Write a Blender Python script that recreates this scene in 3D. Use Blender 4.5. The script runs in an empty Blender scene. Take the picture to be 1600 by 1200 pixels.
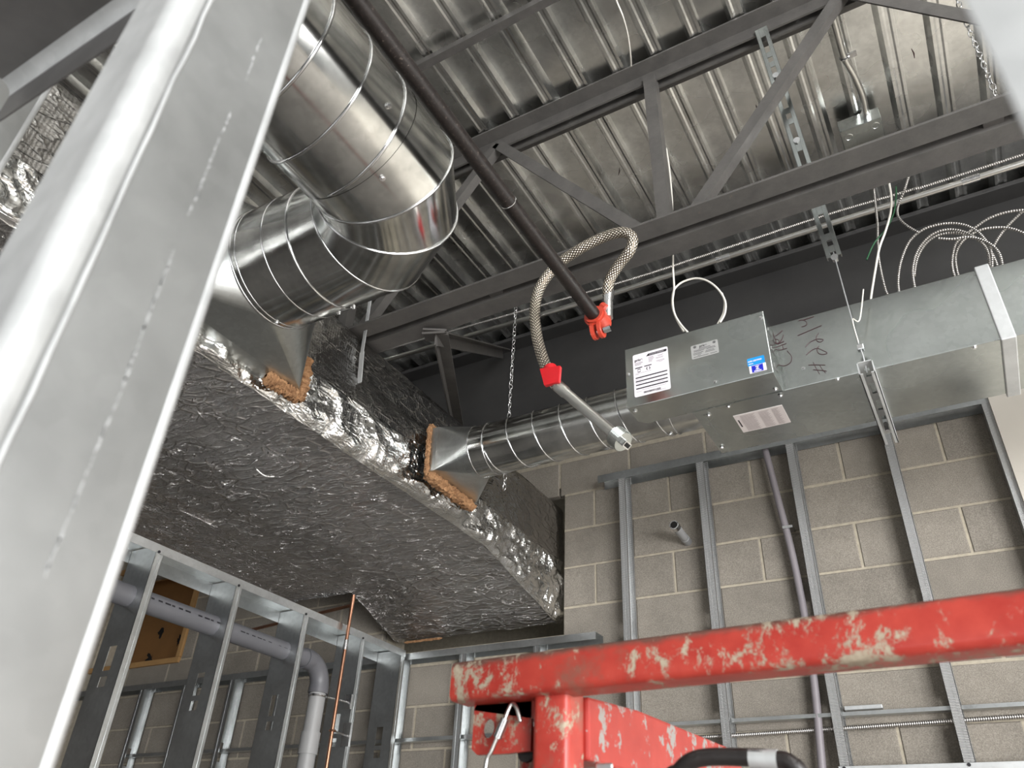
import bpy, bmesh, math, random
from mathutils import Vector, Matrix, noise

random.seed(7)
C = bpy.context.scene.collection
H = 1.6                       # camera height; shapes below are laid out from the camera's eye point
R_ = math.radians
# ------------------------------------------------------------------ camera
yaw, pitch, roll = -0.55257733, 0.58680819, -0.05354578
fw = Vector((math.sin(yaw) * math.cos(pitch), math.cos(yaw) * math.cos(pitch), math.sin(pitch)))
r0 = Vector((math.cos(yaw), -math.sin(yaw), 0.0))
d0 = fw.cross(r0)
rt = r0 * math.cos(roll) + d0 * math.sin(roll)
dn = d0 * math.cos(roll) - r0 * math.sin(roll)
cam = bpy.data.cameras.new('camera')
camo = bpy.data.objects.new('camera', cam)
C.objects.link(camo)
m = Matrix.Identity(4)
for i in range(3):
    m[i][0], m[i][1], m[i][2] = rt[i], -dn[i], -fw[i]
m[2][3] = H
camo.matrix_world = m
cam.sensor_width = 36
cam.lens = 1222.7 / 1600 * 36
cam.clip_start = 0.02
cam.dof.use_dof = True
cam.dof.focus_distance = 3.0
cam.dof.aperture_fstop = 8.0
S = bpy.context.scene
S.camera = camo
S.view_settings.view_transform = 'Standard'
S.view_settings.look = 'None'
S.view_settings.gamma = 1
S.view_settings.use_curve_mapping = False
S.view_settings.exposure = 0.29
# ------------------------------------------------------------------ light
w = bpy.data.worlds.new('sky')
S.world = w
w.use_nodes = True
bg = w.node_tree.nodes['Background']
bg.inputs[0].default_value = (0.86, 0.93, 1.0, 1)
bg.inputs[1].default_value = 0.15


def area(name, loc, target, sx, sy, power, col=(1, 1, 1)):
    l = bpy.data.lights.new(name, 'AREA')
    l.shape = 'RECTANGLE'
    l.size, l.size_y, l.energy, l.color = sx, sy, power, col
    o = bpy.data.objects.new(name, l)
    C.objects.link(o)
    loc = Vector(loc) + Vector((0, 0, H))
    tg = Vector(target) + Vector((0, 0, H))
    o.location = loc
    o.rotation_euler = (tg - loc).to_track_quat('-Z', 'Y').to_euler()
    return o


area('storefront_daylight', (4.3, 0.4, 0.05), (0, 1.4, -1.0), 4.2, 2.5, 190, (1.0, 0.98, 0.95))
area('doorway_daylight', (4.25, -2.9, 0.0), (-1.2, 3.2, -0.1), 3.0, 2.6, 560, (0.98, 0.99, 1.0))
area('rear_daylight', (-1.5, -6.7, -0.5), (-1.5, 3, -1.2), 4.0, 1.6, 50, (0.98, 0.99, 1.0))


# ------------------------------------------------------------------ pixel helper: a photo pixel to the point on a real plane
def ray(u, v):
    return rt * ((u - 800) / 1222.7) + dn * ((v - 600) / 1222.7) + fw


def aY(u, v, y):
    d = ray(u, v)
    return d * (y / d.y)


def aX(u, v, x):
    d = ray(u, v)
    return d * (x / d.x)


def aZ(u, v, z):
    d = ray(u, v)
    return d * (z / d.z)


# ------------------------------------------------------------------ materials
def srgb(r, g, b):
    f = lambda c: (c / 255 / 12.92) if c <= 10 else ((c / 255 + 0.055) / 1.055) ** 2.4
    return (f(r), f(g), f(b), 1)


class N:
    def __init__(s, name):
        s.m = bpy.data.materials.new(name)
        s.m.use_nodes = True
        s.t = s.m.node_tree
        s.b = s.t.nodes['Principled BSDF']
        s.g = s.t.nodes.new('ShaderNodeNewGeometry')
        s.pos = s.g.outputs['Position']

    def node(s, kind, **kw):
        n = s.t.nodes.new(kind)
        for k, v in kw.items():
            if hasattr(n, k):
                setattr(n, k, v)
            else:
                n.inputs[k].default_value = v
        return n

    def link(s, a, b):
        s.t.links.new(a, b)

    def local(s):
        s.pos = s.node('ShaderNodeTexCoord').outputs['Object']

    def mapped(s, scale, rot=(0, 0, 0)):
        n = s.node('ShaderNodeMapping')
        n.inputs['Scale'].default_value = scale
        n.inputs['Rotation'].default_value = rot
        s.link(s.pos, n.inputs['Vector'])
        return n.outputs['Vector']

    def noise(s, scale, detail=4, rough=0.6, vec=None, dist=0.0):
        n = s.node('ShaderNodeTexNoise')
        n.inputs['Scale'].default_value = scale
        n.inputs['Detail'].default_value = detail
        n.inputs['Roughness'].default_value = rough
        n.inputs['Distortion'].default_value = dist
        s.link(vec or s.pos, n.inputs['Vector'])
        return n.outputs['Fac']

    def ramp(s, fac, stops):
        n = s.node('ShaderNodeValToRGB')
        e = n.color_ramp.elements
        while len(e) < len(stops):
            e.new(0.5)
        for k, (p, c) in enumerate(stops):
            e[k].position = p
            e[k].color = c if len(c) == 4 else (*c, 1)
        s.link(fac, n.inputs[0])
        return n.outputs[0]

    def mix(s, fac, a, b, mode='MIX'):
        n = s.node('ShaderNodeMixRGB', blend_type=mode)
        for sock, v in ((n.inputs[0], fac), (n.inputs[1], a), (n.inputs[2], b)):
            if isinstance(v, (tuple, float, int)):
                sock.default_value = v
            else:
                s.link(v, sock)
        return n.outputs[0]

    def bump(s, fac, strength=0.3, dist=0.01, prev=None):
        n = s.node('ShaderNodeBump')
        n.inputs['Strength'].default_value = strength
        n.inputs['Distance'].default_value = dist
        s.link(fac, n.inputs['Height'])
        if prev:
            s.link(prev, n.inputs['Normal'])
        s.link(n.outputs[0], s.b.inputs['Normal'])
        return n.outputs[0]

    def col(s, v):
        if isinstance(v, tuple):
            s.b.inputs['Base Color'].default_value = v
        else:
            s.link(v, s.b.inputs['Base Color'])

    def pbr(s, metal=0.0, rough=0.5):
        s.b.inputs['Metallic'].default_value = metal
        if isinstance(rough, float):
            s.b.inputs['Roughness'].default_value = rough
        else:
            s.link(rough, s.b.inputs['Roughness'])


def g3(v):
    return (v, v, v, 1)


def galvanised(name, base, rough=(0.25, 0.45), spangle=0.12, tint=(1, 1, 1), metal=1.0, patch=3.0, wob=0.05, dirt=0.2):
    n = N(name)
    n.local()
    v = n.node('ShaderNodeTexVoronoi')
    v.inputs['Scale'].default_value = 75
    n.link(n.pos, v.inputs['Vector'])
    bw = n.node('ShaderNodeRGBToBW')
    n.link(v.outputs['Color'], bw.inputs[0])
    lo, hi = base * (1 - spangle), base * (1 + spangle)
    c1 = n.ramp(bw.outputs[0], [(0, tuple(lo * t for t in tint)), (1, tuple(hi * t for t in tint))])
    big = n.noise(patch, 3, 0.6)
    c2 = n.ramp(big, [(0.3, g3(1 - dirt)), (0.7, g3(1.08))])
    n.col(n.mix(1.0, c1, c2, 'MULTIPLY'))
    rr = n.ramp(n.noise(4, 2, 0.5), [(0.3, g3(rough[0])), (0.7, g3(rough[1]))])
    n.pbr(metal, rr)
    n.bump(n.noise(5, 1, 0.4), wob, 0.01)
    return n.m


M = {}
M['galv'] = galvanised('galvanised_sheet', 0.60, (0.24, 0.40), 0.07, (0.97, 1.0, 0.98))
M['galv_box'] = galvanised('galvanised_box', 0.50, (0.20, 0.32), 0.06, (0.95, 1.0, 0.97), wob=0.03)
M['galv_pipe'] = galvanised('galvanised_spiral', 0.62, (0.10, 0.24), 0.06, (0.99, 1.0, 0.97), patch=7, dirt=0.42)
M['galv_stud'] = galvanised('galvanised_stud', 0.62, (0.30, 0.45), 0.06, (0.97, 1.0, 1.0))
M['galv_deck'] = galvanised('galvanised_deck', 0.78, (0.22, 0.34), 0.06, (1.0, 1.0, 0.97), metal=1.0, patch=8, wob=0.03)
M['galv_white'] = galvanised('galvanised_dull', 0.60, (0.45, 0.6), 0.04, (0.98, 1.0, 1.0), metal=0.6)
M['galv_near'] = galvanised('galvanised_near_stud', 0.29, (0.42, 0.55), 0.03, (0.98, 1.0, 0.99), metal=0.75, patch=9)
M['galv_dark'] = galvanised('galvanised_header', 0.16, (0.42, 0.55), 0.03, (1.0, 0.97, 0.95), metal=0.75, patch=9)  # darker copy: the header's dark reflection is put into the colour
M['galv_lit_scuff'] = galvanised('galvanised_lit_edge_scuff', 0.44, (0.4, 0.6), 0.05, (0.98, 1.0, 1.0), metal=0.3, patch=14)  # paler copy: light on the near edges put into the colour; scratches too
M['zinc'] = galvanised('zinc_bright', 0.72, (0.15, 0.3), 0.05)
M['bead'] = galvanised('rolled_bead', 0.58, (0.14, 0.25), 0.03)


def steel_paint():
    n = N('grey_primer_steel')
    a = n.noise(14, 6, 0.7)
    c = n.ramp(a, [(0.3, srgb(78, 76, 74)), (0.7, srgb(96, 93, 90))])
    rust = n.ramp(n.noise(9, 8, 0.75), [(0.66, g3(0)), (0.74, g3(1))])
    c = n.mix(rust, c, srgb(124, 112, 98))
    n.col(c)
    n.pbr(0.15, 0.5)
    n.bump(n.noise(60, 4, 0.6), 0.15, 0.004)
    return n.m


M['steel'] = steel_paint()


def dark_steel():
    n = N('dark_beam_steel')  # dark grey with slight random tone
    n.col(n.ramp(n.noise(5, 5, 0.6), [(0.3, srgb(50, 49, 49)), (0.7, srgb(60, 59, 58))]))
    n.pbr(0.05, 0.6)
    n.bump(n.noise(40, 3, 0.5), 0.06, 0.004)
    return n.m


M['beam'] = dark_steel()


def mill_scale():
    n = N('black_steel_pipe')
    v = n.mapped((9, 9, 9))
    f = n.noise(14, 8, 0.8, v, 0.4)
    n.col(n.ramp(f, [(0.3, srgb(18, 15, 14)), (0.58, srgb(40, 34, 32)), (0.70, srgb(128, 116, 106))]))
    n.pbr(0.25, n.ramp(f, [(0.3, g3(0.3)), (0.8, g3(0.6))]))
    n.bump(f, 0.25, 0.003)
    return n.m


M['black_pipe'] = mill_scale()


def foil(name, dark, strength, sx, rough=0.22, ridge_amt=0.45, spark=0.0, deep=0.02):
    n = N(name)
    f1 = n.noise(9, 7, 0.72, n.mapped(sx), 0.6)
    v = n.node('ShaderNodeTexVoronoi', feature='DISTANCE_TO_EDGE')
    v.inputs['Scale'].default_value = 17
    wv = n.mix(0.18, n.mapped(sx), n.node('ShaderNodeTexNoise').outputs['Color'])
    n.link(wv, v.inputs['Vector'])
    ridge = n.ramp(v.outputs['Distance'], [(0.0, g3(1)), (0.12, g3(0.25)), (0.4, g3(0))])
    h = n.mix(ridge_amt, f1, ridge)
    b1 = n.bump(h, strength, deep)
    if spark:
        sp = n.ramp(n.noise(26, 4, 0.7, n.mapped((0.45, 1.3, 1)), 1.2), [(0.56, g3(0)), (0.70, g3(1))])
        b1 = n.bump(sp, spark, deep, b1)
    w1 = n.node('ShaderNodeTexWave', wave_type='BANDS', bands_direction='Y')
    w1.inputs['Scale'].default_value = 28
    n.link(n.pos, w1.inputs['Vector'])
    w2 = n.node('ShaderNodeTexWave', wave_type='BANDS', bands_direction='Z')
    w2.inputs['Scale'].default_value = 28
    n.link(n.pos, w2.inputs['Vector'])
    grid = n.mix(1.0, w1.outputs['Fac'], w2.outputs['Fac'], 'ADD')
    n.bump(grid, 0.10, 0.004, b1)
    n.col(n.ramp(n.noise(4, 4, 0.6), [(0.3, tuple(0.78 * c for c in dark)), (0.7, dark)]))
    n.pbr(1.0, rough)
    return n.m


M['foil'] = foil('foil_facing', (0.46, 0.45, 0.44), 0.3, (1, 1, 1))  # darker copy: the side's dark reflection is put into the colour
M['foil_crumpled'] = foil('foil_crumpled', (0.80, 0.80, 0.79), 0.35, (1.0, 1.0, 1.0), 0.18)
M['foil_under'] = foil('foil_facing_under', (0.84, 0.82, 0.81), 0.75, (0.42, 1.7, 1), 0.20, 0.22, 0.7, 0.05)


def simple(name, c, rough=0.5, metal=0.0, var=0.12, scale=20, bump=0.0):
    n = N(name)
    lo = tuple(x * (1 - var) for x in c[:3])
    hi = tuple(min(1, x * (1 + var)) for x in c[:3])
    n.col(n.ramp(n.noise(scale, 4, 0.6), [(0.3, lo), (0.7, hi)]))
    n.pbr(metal, rough)
    if bump:
        n.bump(n.noise(scale * 3, 4, 0.6), bump, 0.005)
    return n.m


def block_mat():
    n = N('concrete_block')
    info = n.node('ShaderNodeObjectInfo')
    fine = n.noise(260, 3, 0.8)
    mid = n.noise(7, 5, 0.65)
    c = n.ramp(fine, [(0.28, srgb(112, 106, 97)), (0.5, srgb(140, 133, 123)), (0.72, srgb(168, 161, 150))])
    c = n.mix(1.0, c, n.ramp(mid, [(0.3, g3(0.86)), (0.7, g3(1.1))]), 'MULTIPLY')
    c = n.mix(1.0, c, n.ramp(info.outputs['Random'], [(0, g3(0.88)), (1, g3(1.08))]), 'MULTIPLY')
    n.col(c)
    n.pbr(0, 0.9)
    n.bump(fine, 0.5, 0.004)
    return n.m


M['block'] = block_mat()
M['mortar'] = simple('mortar', srgb(172, 163, 146), 0.95, 0, 0.15, 40, 0.4)
M['block_plain'] = simple('block_plain', srgb(140, 133, 123), 0.95, 0, 0.15, 40, 0.4)
M['unlit_wall'] = simple('unlit_wall', srgb(74, 70, 66), 0.8, 0, 0.1, 4)  # unlit room's darkness put into the unseen left wall's colour
M['plaster'] = simple('skim_coat', srgb(196, 190, 180), 0.75, 0, 0.04, 3, 0.05)
M['concrete'] = simple('floor_concrete', srgb(156, 152, 148), 0.6, 0, 0.15, 3, 0.2)
M['drywall'] = simple('drywall', srgb(205, 203, 198), 0.8, 0, 0.04, 5)
M['frame_grey'] = simple('window_frame_aluminium', srgb(90, 92, 94), 0.4, 0.5)


def red_paint():
    n = N('chipped_red_paint')
    n.local()
    f = n.noise(34, 9, 0.76, n.mapped((1, 1, 0.7)), 0.2)
    f2 = n.noise(5, 3, 0.6)
    worn = n.mix(0.35, f, f2)
    red = n.ramp(n.noise(30, 4, 0.6), [(0.3, srgb(152, 44, 36)), (0.7, srgb(172, 62, 50))])
    chip = n.ramp(f, [(0.38, srgb(92, 84, 74)), (0.5, srgb(138, 126, 108)), (0.72, srgb(180, 168, 146))])
    mask = n.ramp(worn, [(0.53, g3(0)), (0.57, g3(1))])
    grime = n.ramp(n.noise(7, 6, 0.7), [(0.56, g3(0)), (0.66, g3(0.75))])
    red = n.mix(grime, red, srgb(120, 84, 70))
    sx = n.node('ShaderNodeSeparateXYZ')
    n.link(n.pos, sx.inputs[0])
    ad = n.node('ShaderNodeMath', operation='MULTIPLY_ADD')
    n.link(n.noise(22, 5, 0.7), ad.inputs[0])
    ad.inputs[1].default_value = 0.022
    n.link(sx.outputs['Z'], ad.inputs[2])
    sub = n.node('ShaderNodeMath', operation='MULTIPLY')
    n.link(ad.outputs[0], sub.inputs[0])
    sub.inputs[1].default_value = 0.5
    edge = n.ramp(sub.outputs[0], [(0.6345, g3(0)), (0.6362, g3(0.85))])
    red = n.mix(edge, red, srgb(84, 66, 56))
    n.col(n.mix(mask, red, chip))
    n.pbr(0, n.ramp(mask, [(0, g3(0.38)), (1, g3(0.8))]))
    n.bump(mask, 0.25, -0.003)
    return n.m


M['red'] = red_paint()


def scuffed_red():
    n = N('scratched_red_paint')
    n.local()
    f = n.noise(26, 6, 0.7)
    red = n.ramp(n.noise(20, 4, 0.6), [(0.3, srgb(152, 42, 35)), (0.7, srgb(166, 54, 45))])
    n.col(n.mix(n.ramp(f, [(0.555, g3(0)), (0.58, g3(1))]), red, srgb(140, 136, 132)))
    n.pbr(0, 0.4)
    return n.m


M['red2'] = scuffed_red()
M['red_cast'] = simple('red_cast_coupling', srgb(184, 64, 46), 0.4, 0, 0.1, 60, 0.2)
M['red_tag'] = simple('red_plastic', srgb(190, 26, 34), 0.35, 0, 0.05, 40)
M['white_cable'] = simple('white_cable_jacket', srgb(226, 222, 212), 0.45, 0, 0.03, 40)
M['green_wire'] = simple('green_wire_jacket', srgb(20, 78, 44), 0.45, 0, 0.05, 40)
M['pvc'] = simple('grey_pvc', srgb(98, 98, 102), 0.42, 0, 0.06, 8)
M['pvc_light'] = simple('light_grey_pvc', srgb(150, 150, 150), 0.42, 0, 0.05, 8)
M['conduit_grey'] = simple('grey_flex_conduit', srgb(134, 128, 132), 0.5, 0, 0.06, 8)
M['copper'] = simple('copper_tube', (0.40, 0.21, 0.135, 1), 0.3, 1.0, 0.12, 12)
M['emt'] = simple('emt_conduit', (0.62, 0.61, 0.58, 1), 0.3, 1.0, 0.05, 12)
M['wood_shaded'] = simple('plywood_sheet', srgb(128, 90, 48), 0.75, 0, 0.12, 4)  # plywood colour darkened to hold the shade inside the box
M['wood'] = simple('pine_lumber', srgb(170, 132, 84), 0.7, 0, 0.1, 8)
M['white'] = simple('white_label', srgb(232, 226, 232), 0.5, 0, 0.02, 10)
M['silver_label'] = simple('silver_label', srgb(170, 170, 168), 0.45, 0.2, 0.04, 30)
M['paper'] = simple('tan_label', srgb(206, 198, 196), 0.6, 0, 0.03, 30)
M['ink'] = simple('black_ink', srgb(22, 20, 26), 0.6)
M['grey_ink'] = simple('grey_ink', srgb(150, 144, 150), 0.6)
M['grey_ink2'] = simple('grey_print', srgb(168, 158, 158), 0.6)
M['blue'] = simple('light_blue_label', srgb(20, 138, 206), 0.4)
M['blue2'] = simple('dark_blue_label', srgb(20, 32, 176), 0.4)
M['marker'] = simple('red_marker_ink', srgb(58, 22, 30), 0.5)
M['black'] = simple('black_rubber', srgb(34, 30, 29), 0.4, 0, 0.2, 40, 0.2)
M['dark_hole'] = simple('dark_void', srgb(14, 12, 11), 0.9)


def fibre():
    n = N('fibreglass')
    f = n.noise(60, 6, 0.75, n.mapped((1, 0.4, 1)))
    n.col(n.ramp(f, [(0.3, srgb(112, 76, 48)), (0.7, srgb(184, 142, 102))]))
    n.pbr(0, 0.95)
    n.bump(f, 0.8, 0.01)
    return n.m


M['fibre'] = fibre()


def ribbed(name, c, scale, metal=1.0, rough=0.3, axis='X', amt=0.6, dark=0.35):
    n = N(name)
    uv = n.node('ShaderNodeUVMap')
    w_ = n.node('ShaderNodeTexWave', wave_type='BANDS', bands_direction=axis)
    w_.inputs['Scale'].default_value = scale
    n.link(uv.outputs[0], w_.inputs['Vector'])
    n.col(n.ramp(w_.outputs['Fac'], [(0.1, tuple(dark * x for x in c[:3])), (0.6, c)]))
    n.pbr(metal, rough)
    n.bump(w_.outputs['Fac'], amt, 0.003)
    return n.m


M['mc'] = ribbed('armoured_cable', (0.60, 0.57, 0.54, 1), 42, 0.9, 0.35)


def braid():
    n = N('braided_steel')
    uv = n.node('ShaderNodeUVMap')
    fs = []
    for ang in (0.95, -0.95):
        mp = n.node('ShaderNodeMapping')
        mp.inputs['Rotation'].default_value = (0, 0, ang)
        n.link(uv.outputs[0], mp.inputs['Vector'])
        w_ = n.node('ShaderNodeTexWave', wave_type='BANDS', bands_direction='X')
        w_.inputs['Scale'].default_value = 42
        n.link(mp.outputs[0], w_.inputs['Vector'])
        fs.append(w_.outputs['Fac'])
    f = n.mix(1.0, fs[0], fs[1], 'MULTIPLY')
    n.col(n.ramp(f, [(0.0, srgb(92, 82, 72)), (0.42, srgb(236, 226, 210))]))
    n.pbr(0.9, 0.33)
    n.bump(f, 0.7, 0.003)
    return n.m


M['braid'] = braid()


def knurl():
    n = N('knurled_stud_flange')
    w_ = n.node('ShaderNodeTexWave', wave_type='BANDS', bands_direction='Z')
    w_.inputs['Scale'].default_value = 62
    n.link(n.pos, w_.inputs['Vector'])
    n.col(n.ramp(w_.outputs['Fac'], [(0.15, g3(0.30)), (0.6, g3(0.85))]))
    n.pbr(0.8, 0.33)
    n.bump(w_.outputs['Fac'], 0.4, 0.003)
    return n.m


M['knurl'] = knurl()


# ------------------------------------------------------------------ mesh building
def basis(d):
    d = Vector(d).normalized()
    u = Vector((0, 0, 1)) if abs(d.z) < 0.9 else Vector((1, 0, 0))
    a = u.cross(d).normalized()
    return a, d.cross(a)


class MB:
    def __init__(s):
        s.v, s.f, s.uv = [], [], {}

    def quad_box(s, c):               # eight corners, 0-3 bottom loop, 4-7 top loop
        k = len(s.v)
        s.v += [Vector(p) for p in c]
        for a in ((3, 2, 1, 0), (4, 5, 6, 7), (0, 1, 5, 4), (1, 2, 6, 5), (2, 3, 7, 6), (3, 0, 4, 7)):
            s.f.append(tuple(k + i for i in a))
        return s

    def box(s, x0, x1, y0, y1, z0, z1):
        return s.quad_box([(x0, y0, z0), (x1, y0, z0), (x1, y1, z0), (x0, y1, z0),
                           (x0, y0, z1), (x1, y0, z1), (x1, y1, z1), (x0, y1, z1)])

    def sweep(s, prof, p0, p1, a=None, b=None, caps=True):   # closed 2D profile along p0-p1 with axes a, b
        p0, p1 = Vector(p0), Vector(p1)
        if a is None:
            a, b = basis(p1 - p0)
        a, b = Vector(a), Vector(b)
        if a.cross(b).dot(p1 - p0) < 0:
            prof = prof[::-1]
        k, n = len(s.v), len(prof)
        for p in (p0, p1):
            for (x, y) in prof:
                s.v.append(p + a * x + b * y)
        for i in range(n):
            j = (i + 1) % n
            s.f.append((k + i, k + j, k + n + j, k + n + i))
        if caps:
            s.f.append(tuple(k + i for i in range(n))[::-1])
            s.f.append(tuple(k + n + i for i in range(n)))
        return s

    def tube(s, pts, r, n=10, closed=False, caps=True, ripple=None):
        pts = [Vector(p) for p in pts]
        m_ = len(pts)
        k = len(s.v)
        T = []
        for i in range(m_):
            if closed:
                T.append((pts[(i + 1) % m_] - pts[i - 1]).normalized())
            else:
                T.append((pts[min(i + 1, m_ - 1)] - pts[max(i - 1, 0)]).normalized())
        a, b = basis(T[0])
        L = 0.0
        Ls = []
        for i in range(m_):
            if i:
                L += (pts[i] - pts[i - 1]).length
                q = T[i - 1].rotation_difference(T[i])
                a = q @ a
                a = (a - T[i] * a.dot(T[i])).normalized()
            b = T[i].cross(a)
            Ls.append(L)
            rr = r[i] if isinstance(r, (list, tuple)) else r
            for j in range(n):
                t = 2 * math.pi * j / n
                s.v.append(pts[i] + a * (math.cos(t) * rr) + b * (math.sin(t) * rr))
        rng = m_ if closed else m_ - 1
        for i in range(rng):
            i2 = (i + 1) % m_
            for j in range(n):
                j2 = (j + 1) % n
                s.uv[len(s.f)] = [(Ls[i], j / n * 0.1), (Ls[i], (j + 1) / n * 0.1),
                                  (Ls[i2], (j + 1) / n * 0.1), (Ls[i2], j / n * 0.1)]
                s.f.append((k + i * n + j, k + i * n + j2, k + i2 * n + j2, k + i2 * n + j))
        if caps and not closed:
            s.f.append(tuple(k + j for j in range(n))[::-1])
            s.f.append(tuple(k + (m_ - 1) * n + j for j in range(n)))
        return s

    def cyl(s, p0, p1, r, n=16, caps=True):
        return s.tube([p0, p1], r, n, caps=caps)

    def ring(s, c, axis, R, r, n=40, m_=6):
        a, b = basis(axis)
        c = Vector(c)
        return s.tube([c + a * math.cos(t) * R + b * math.sin(t) * R for t in
                       [2 * math.pi * i / n for i in range(n)]], r, m_, closed=True)

    def grid(s, fn, nu, nv, flip=False):
        k = len(s.v)
        for i in range(nu + 1):
            for j in range(nv + 1):
                s.v.append(Vector(fn(i / nu, j / nv)))
        for i in range(nu):
            for j in range(nv):
                q = (k + i * (nv + 1) + j, k + (i + 1) * (nv + 1) + j, k + (i + 1) * (nv + 1) + j + 1, k + i * (nv + 1) + j + 1)
                s.f.append(q[::-1] if flip else q)
        return s

    def loft(s, A, B):                # two loops of the same length
        k, n = len(s.v), len(A)
        s.v += [Vector(p) for p in A] + [Vector(p) for p in B]
        for i in range(n):
            j = (i + 1) % n
            s.f.append((k + i, k + j, k + n + j, k + n + i))
        return s

    def poly(s, pts):
        k = len(s.v)
        s.v += [Vector(p) for p in pts]
        s.f.append(tuple(range(k, k + len(pts))))
        return s

    def build(s, name, mat, parent=None, smooth=False, bevel=0.0, origin=None):
        vs = [v + Vector((0, 0, H)) for v in s.v]
        if parent is not None:
            off = WORLD[parent.name]
            loc = Vector((0, 0, 0))
        else:
            if origin is not None:
                off = Vector(origin) + Vector((0, 0, H))
            else:
                xs = [v.x for v in vs]; ys = [v.y for v in vs]; zs = [v.z for v in vs]
                off = Vector(((min(xs) + max(xs)) / 2, (min(ys) + max(ys)) / 2, min(zs)))
            loc = off
        me = bpy.data.meshes.new(name)
        me.from_pydata([v - off for v in vs], [], s.f)
        if s.uv:
            uvl = me.uv_layers.new(name='UVMap')
            for p in me.polygons:
                q = s.uv.get(p.index)
                if q:
                    for li, c in zip(p.loop_indices, q):
                        uvl.data[li].uv = c
        if bevel:
            bm = bmesh.new()
            bm.from_mesh(me)
            ed = [e for e in bm.edges if e.is_manifold and e.calc_face_angle(0) > 0.6]
            bmesh.ops.bevel(bm, geom=ed, offset=bevel, segments=2, affect='EDGES', profile=0.5)
            bm.to_mesh(me)
            bm.free()
        if smooth:
            for p in me.polygons:
                p.use_smooth = True
            if smooth == 'auto':
                me.set_sharp_from_angle(angle=R_(38))
        me.materials.append(M[mat])
        o = bpy.data.objects.new(name, me)
        C.objects.link(o)
        if parent is not None:
            o.parent = parent
        o.location = loc
        WORLD[o.name] = off
        return o


WORLD = {}


def tag(o, label, cat, group=None):
    o['label'] = label
    o['category'] = cat
    if group:
        o['group'] = group
    return o


def struct(o):
    o['kind'] = 'structure'
    return o


def thing(name, loc, label, cat, group=None):
    o = bpy.data.objects.new(name, None)
    o.empty_display_size = 0.05
    C.objects.link(o)
    o.location = Vector(loc) + Vector((0, 0, H))
    WORLD[o.name] = o.location.copy()
    return tag(o, label, cat, group)


def copy_part(src, parent, delta, rot=None, name=None):
    o = src.copy()
    C.objects.link(o)
    o.parent = parent
    o.location = src.location + Vector(delta)
    if rot is not None:
        o.rotation_euler = rot
    return o


def spline(pts, n=8, closed=False):
    P = [Vector(p) for p in pts]
    out = []
    N_ = len(P)
    for i in range(N_ if closed else N_ - 1):
        if closed:
            p0, p1, p2, p3 = P[i - 1], P[i], P[(i + 1) % N_], P[(i + 2) % N_]
        else:
            p0, p1, p2, p3 = P[max(i - 1, 0)], P[i], P[i + 1], P[min(i + 2, N_ - 1)]
        for k in range(n):
            t = k / n
            out.append(0.5 * ((2 * p1) + (p2 - p0) * t + (2 * p0 - 5 * p1 + 4 * p2 - p3) * t * t + (3 * p1 - p0 - 3 * p2 + p3) * t ** 3))
    if not closed:
        out.append(P[-1])
    return out


def rsq(w_, h_, r, n=4):             # rounded rectangle outline
    o = []
    for cx, cy, a0 in ((w_ / 2 - r, h_ / 2 - r, 0), (-w_ / 2 + r, h_ / 2 - r, 90), (-w_ / 2 + r, -h_ / 2 + r, 180), (w_ / 2 - r, -h_ / 2 + r, 270)):
        for i in range(n + 1):
            a = R_(a0 + 90 * i / n)
            o.append((cx + r * math.cos(a), cy + r * math.sin(a)))
    return o


X1, Y1, Z1 = Vector((1, 0, 0)), Vector((0, 1, 0)), Vector((0, 0, 1))
# ================================================================== setting
YW = 3.415
struct(MB().box(-7, 4.6, -7, 3.9, -1.75, -1.6).build('floor', 'concrete'))
OX0, OX1, OZ0, OZ1 = -2.86, -1.737, 1.10, 1.89          # opening the big duct runs into
wall = MB()
yb = YW + 0.004
wall.box(-4.52, OX0, yb, 3.62, -1.6, 2.71).box(-7, -5.45, yb, 3.62, -1.6, 2.71).box(-5.45, -4.52, yb, 3.62, -1.6, 1.22).box(-5.45, -4.52, yb, 3.62, 1.95, 2.71).box(OX1, 0.28, yb, 3.62, -1.6, 2.71)
wall.box(OX0, OX1, yb, 3.62, -1.6, OZ0).box(OX0, OX1, yb, 3.62, OZ1, 2.71)
wall.box(-3.4, -1.2, 4.15, 4.2, 0.6, 2.4)
wb = struct(wall.build('wall_back', 'mortar'))
# blocks
HC, LB = 0.2032, 0.4064
cache = {}


def block(x0, x1, z0, z1):
    key = (round(x1 - x0, 3), round(z1 - z0, 3))
    loc = Vector(((x0 + x1) / 2, YW, (z0 + z1) / 2 + H))
    if key not in cache:
        w_, h_ = key[0] / 2, key[1] / 2
        c = 0.004
        b = MB()
        fr = [(-w_ + c, 0, -h_ + c), (w_ - c, 0, -h_ + c), (w_ - c, 0, h_ - c), (-w_ + c, 0, h_ - c)]
        ed = [(-w_, c, -h_), (w_, c, -h_), (w_, c, h_), (-w_, c, h_)]
        bk = [(-w_, 0.04, -h_), (w_, 0.04, -h_), (w_, 0.04, h_), (-w_, 0.04, h_)]
        b.poly(fr).loft(ed, fr).loft(bk, ed)
        me = bpy.data.meshes.new('concrete_block')
        me.from_pydata(b.v, [], b.f)
        me.materials.append(M['block'])
        cache[key] = me
    o = bpy.data.objects.new('concrete_block', cache[key])
    C.objects.link(o)
    o.parent = wb
    o.location = loc - WORLD[wb.name] + Vector((0, random.uniform(-0.0015, 0.0015), 0))


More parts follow.
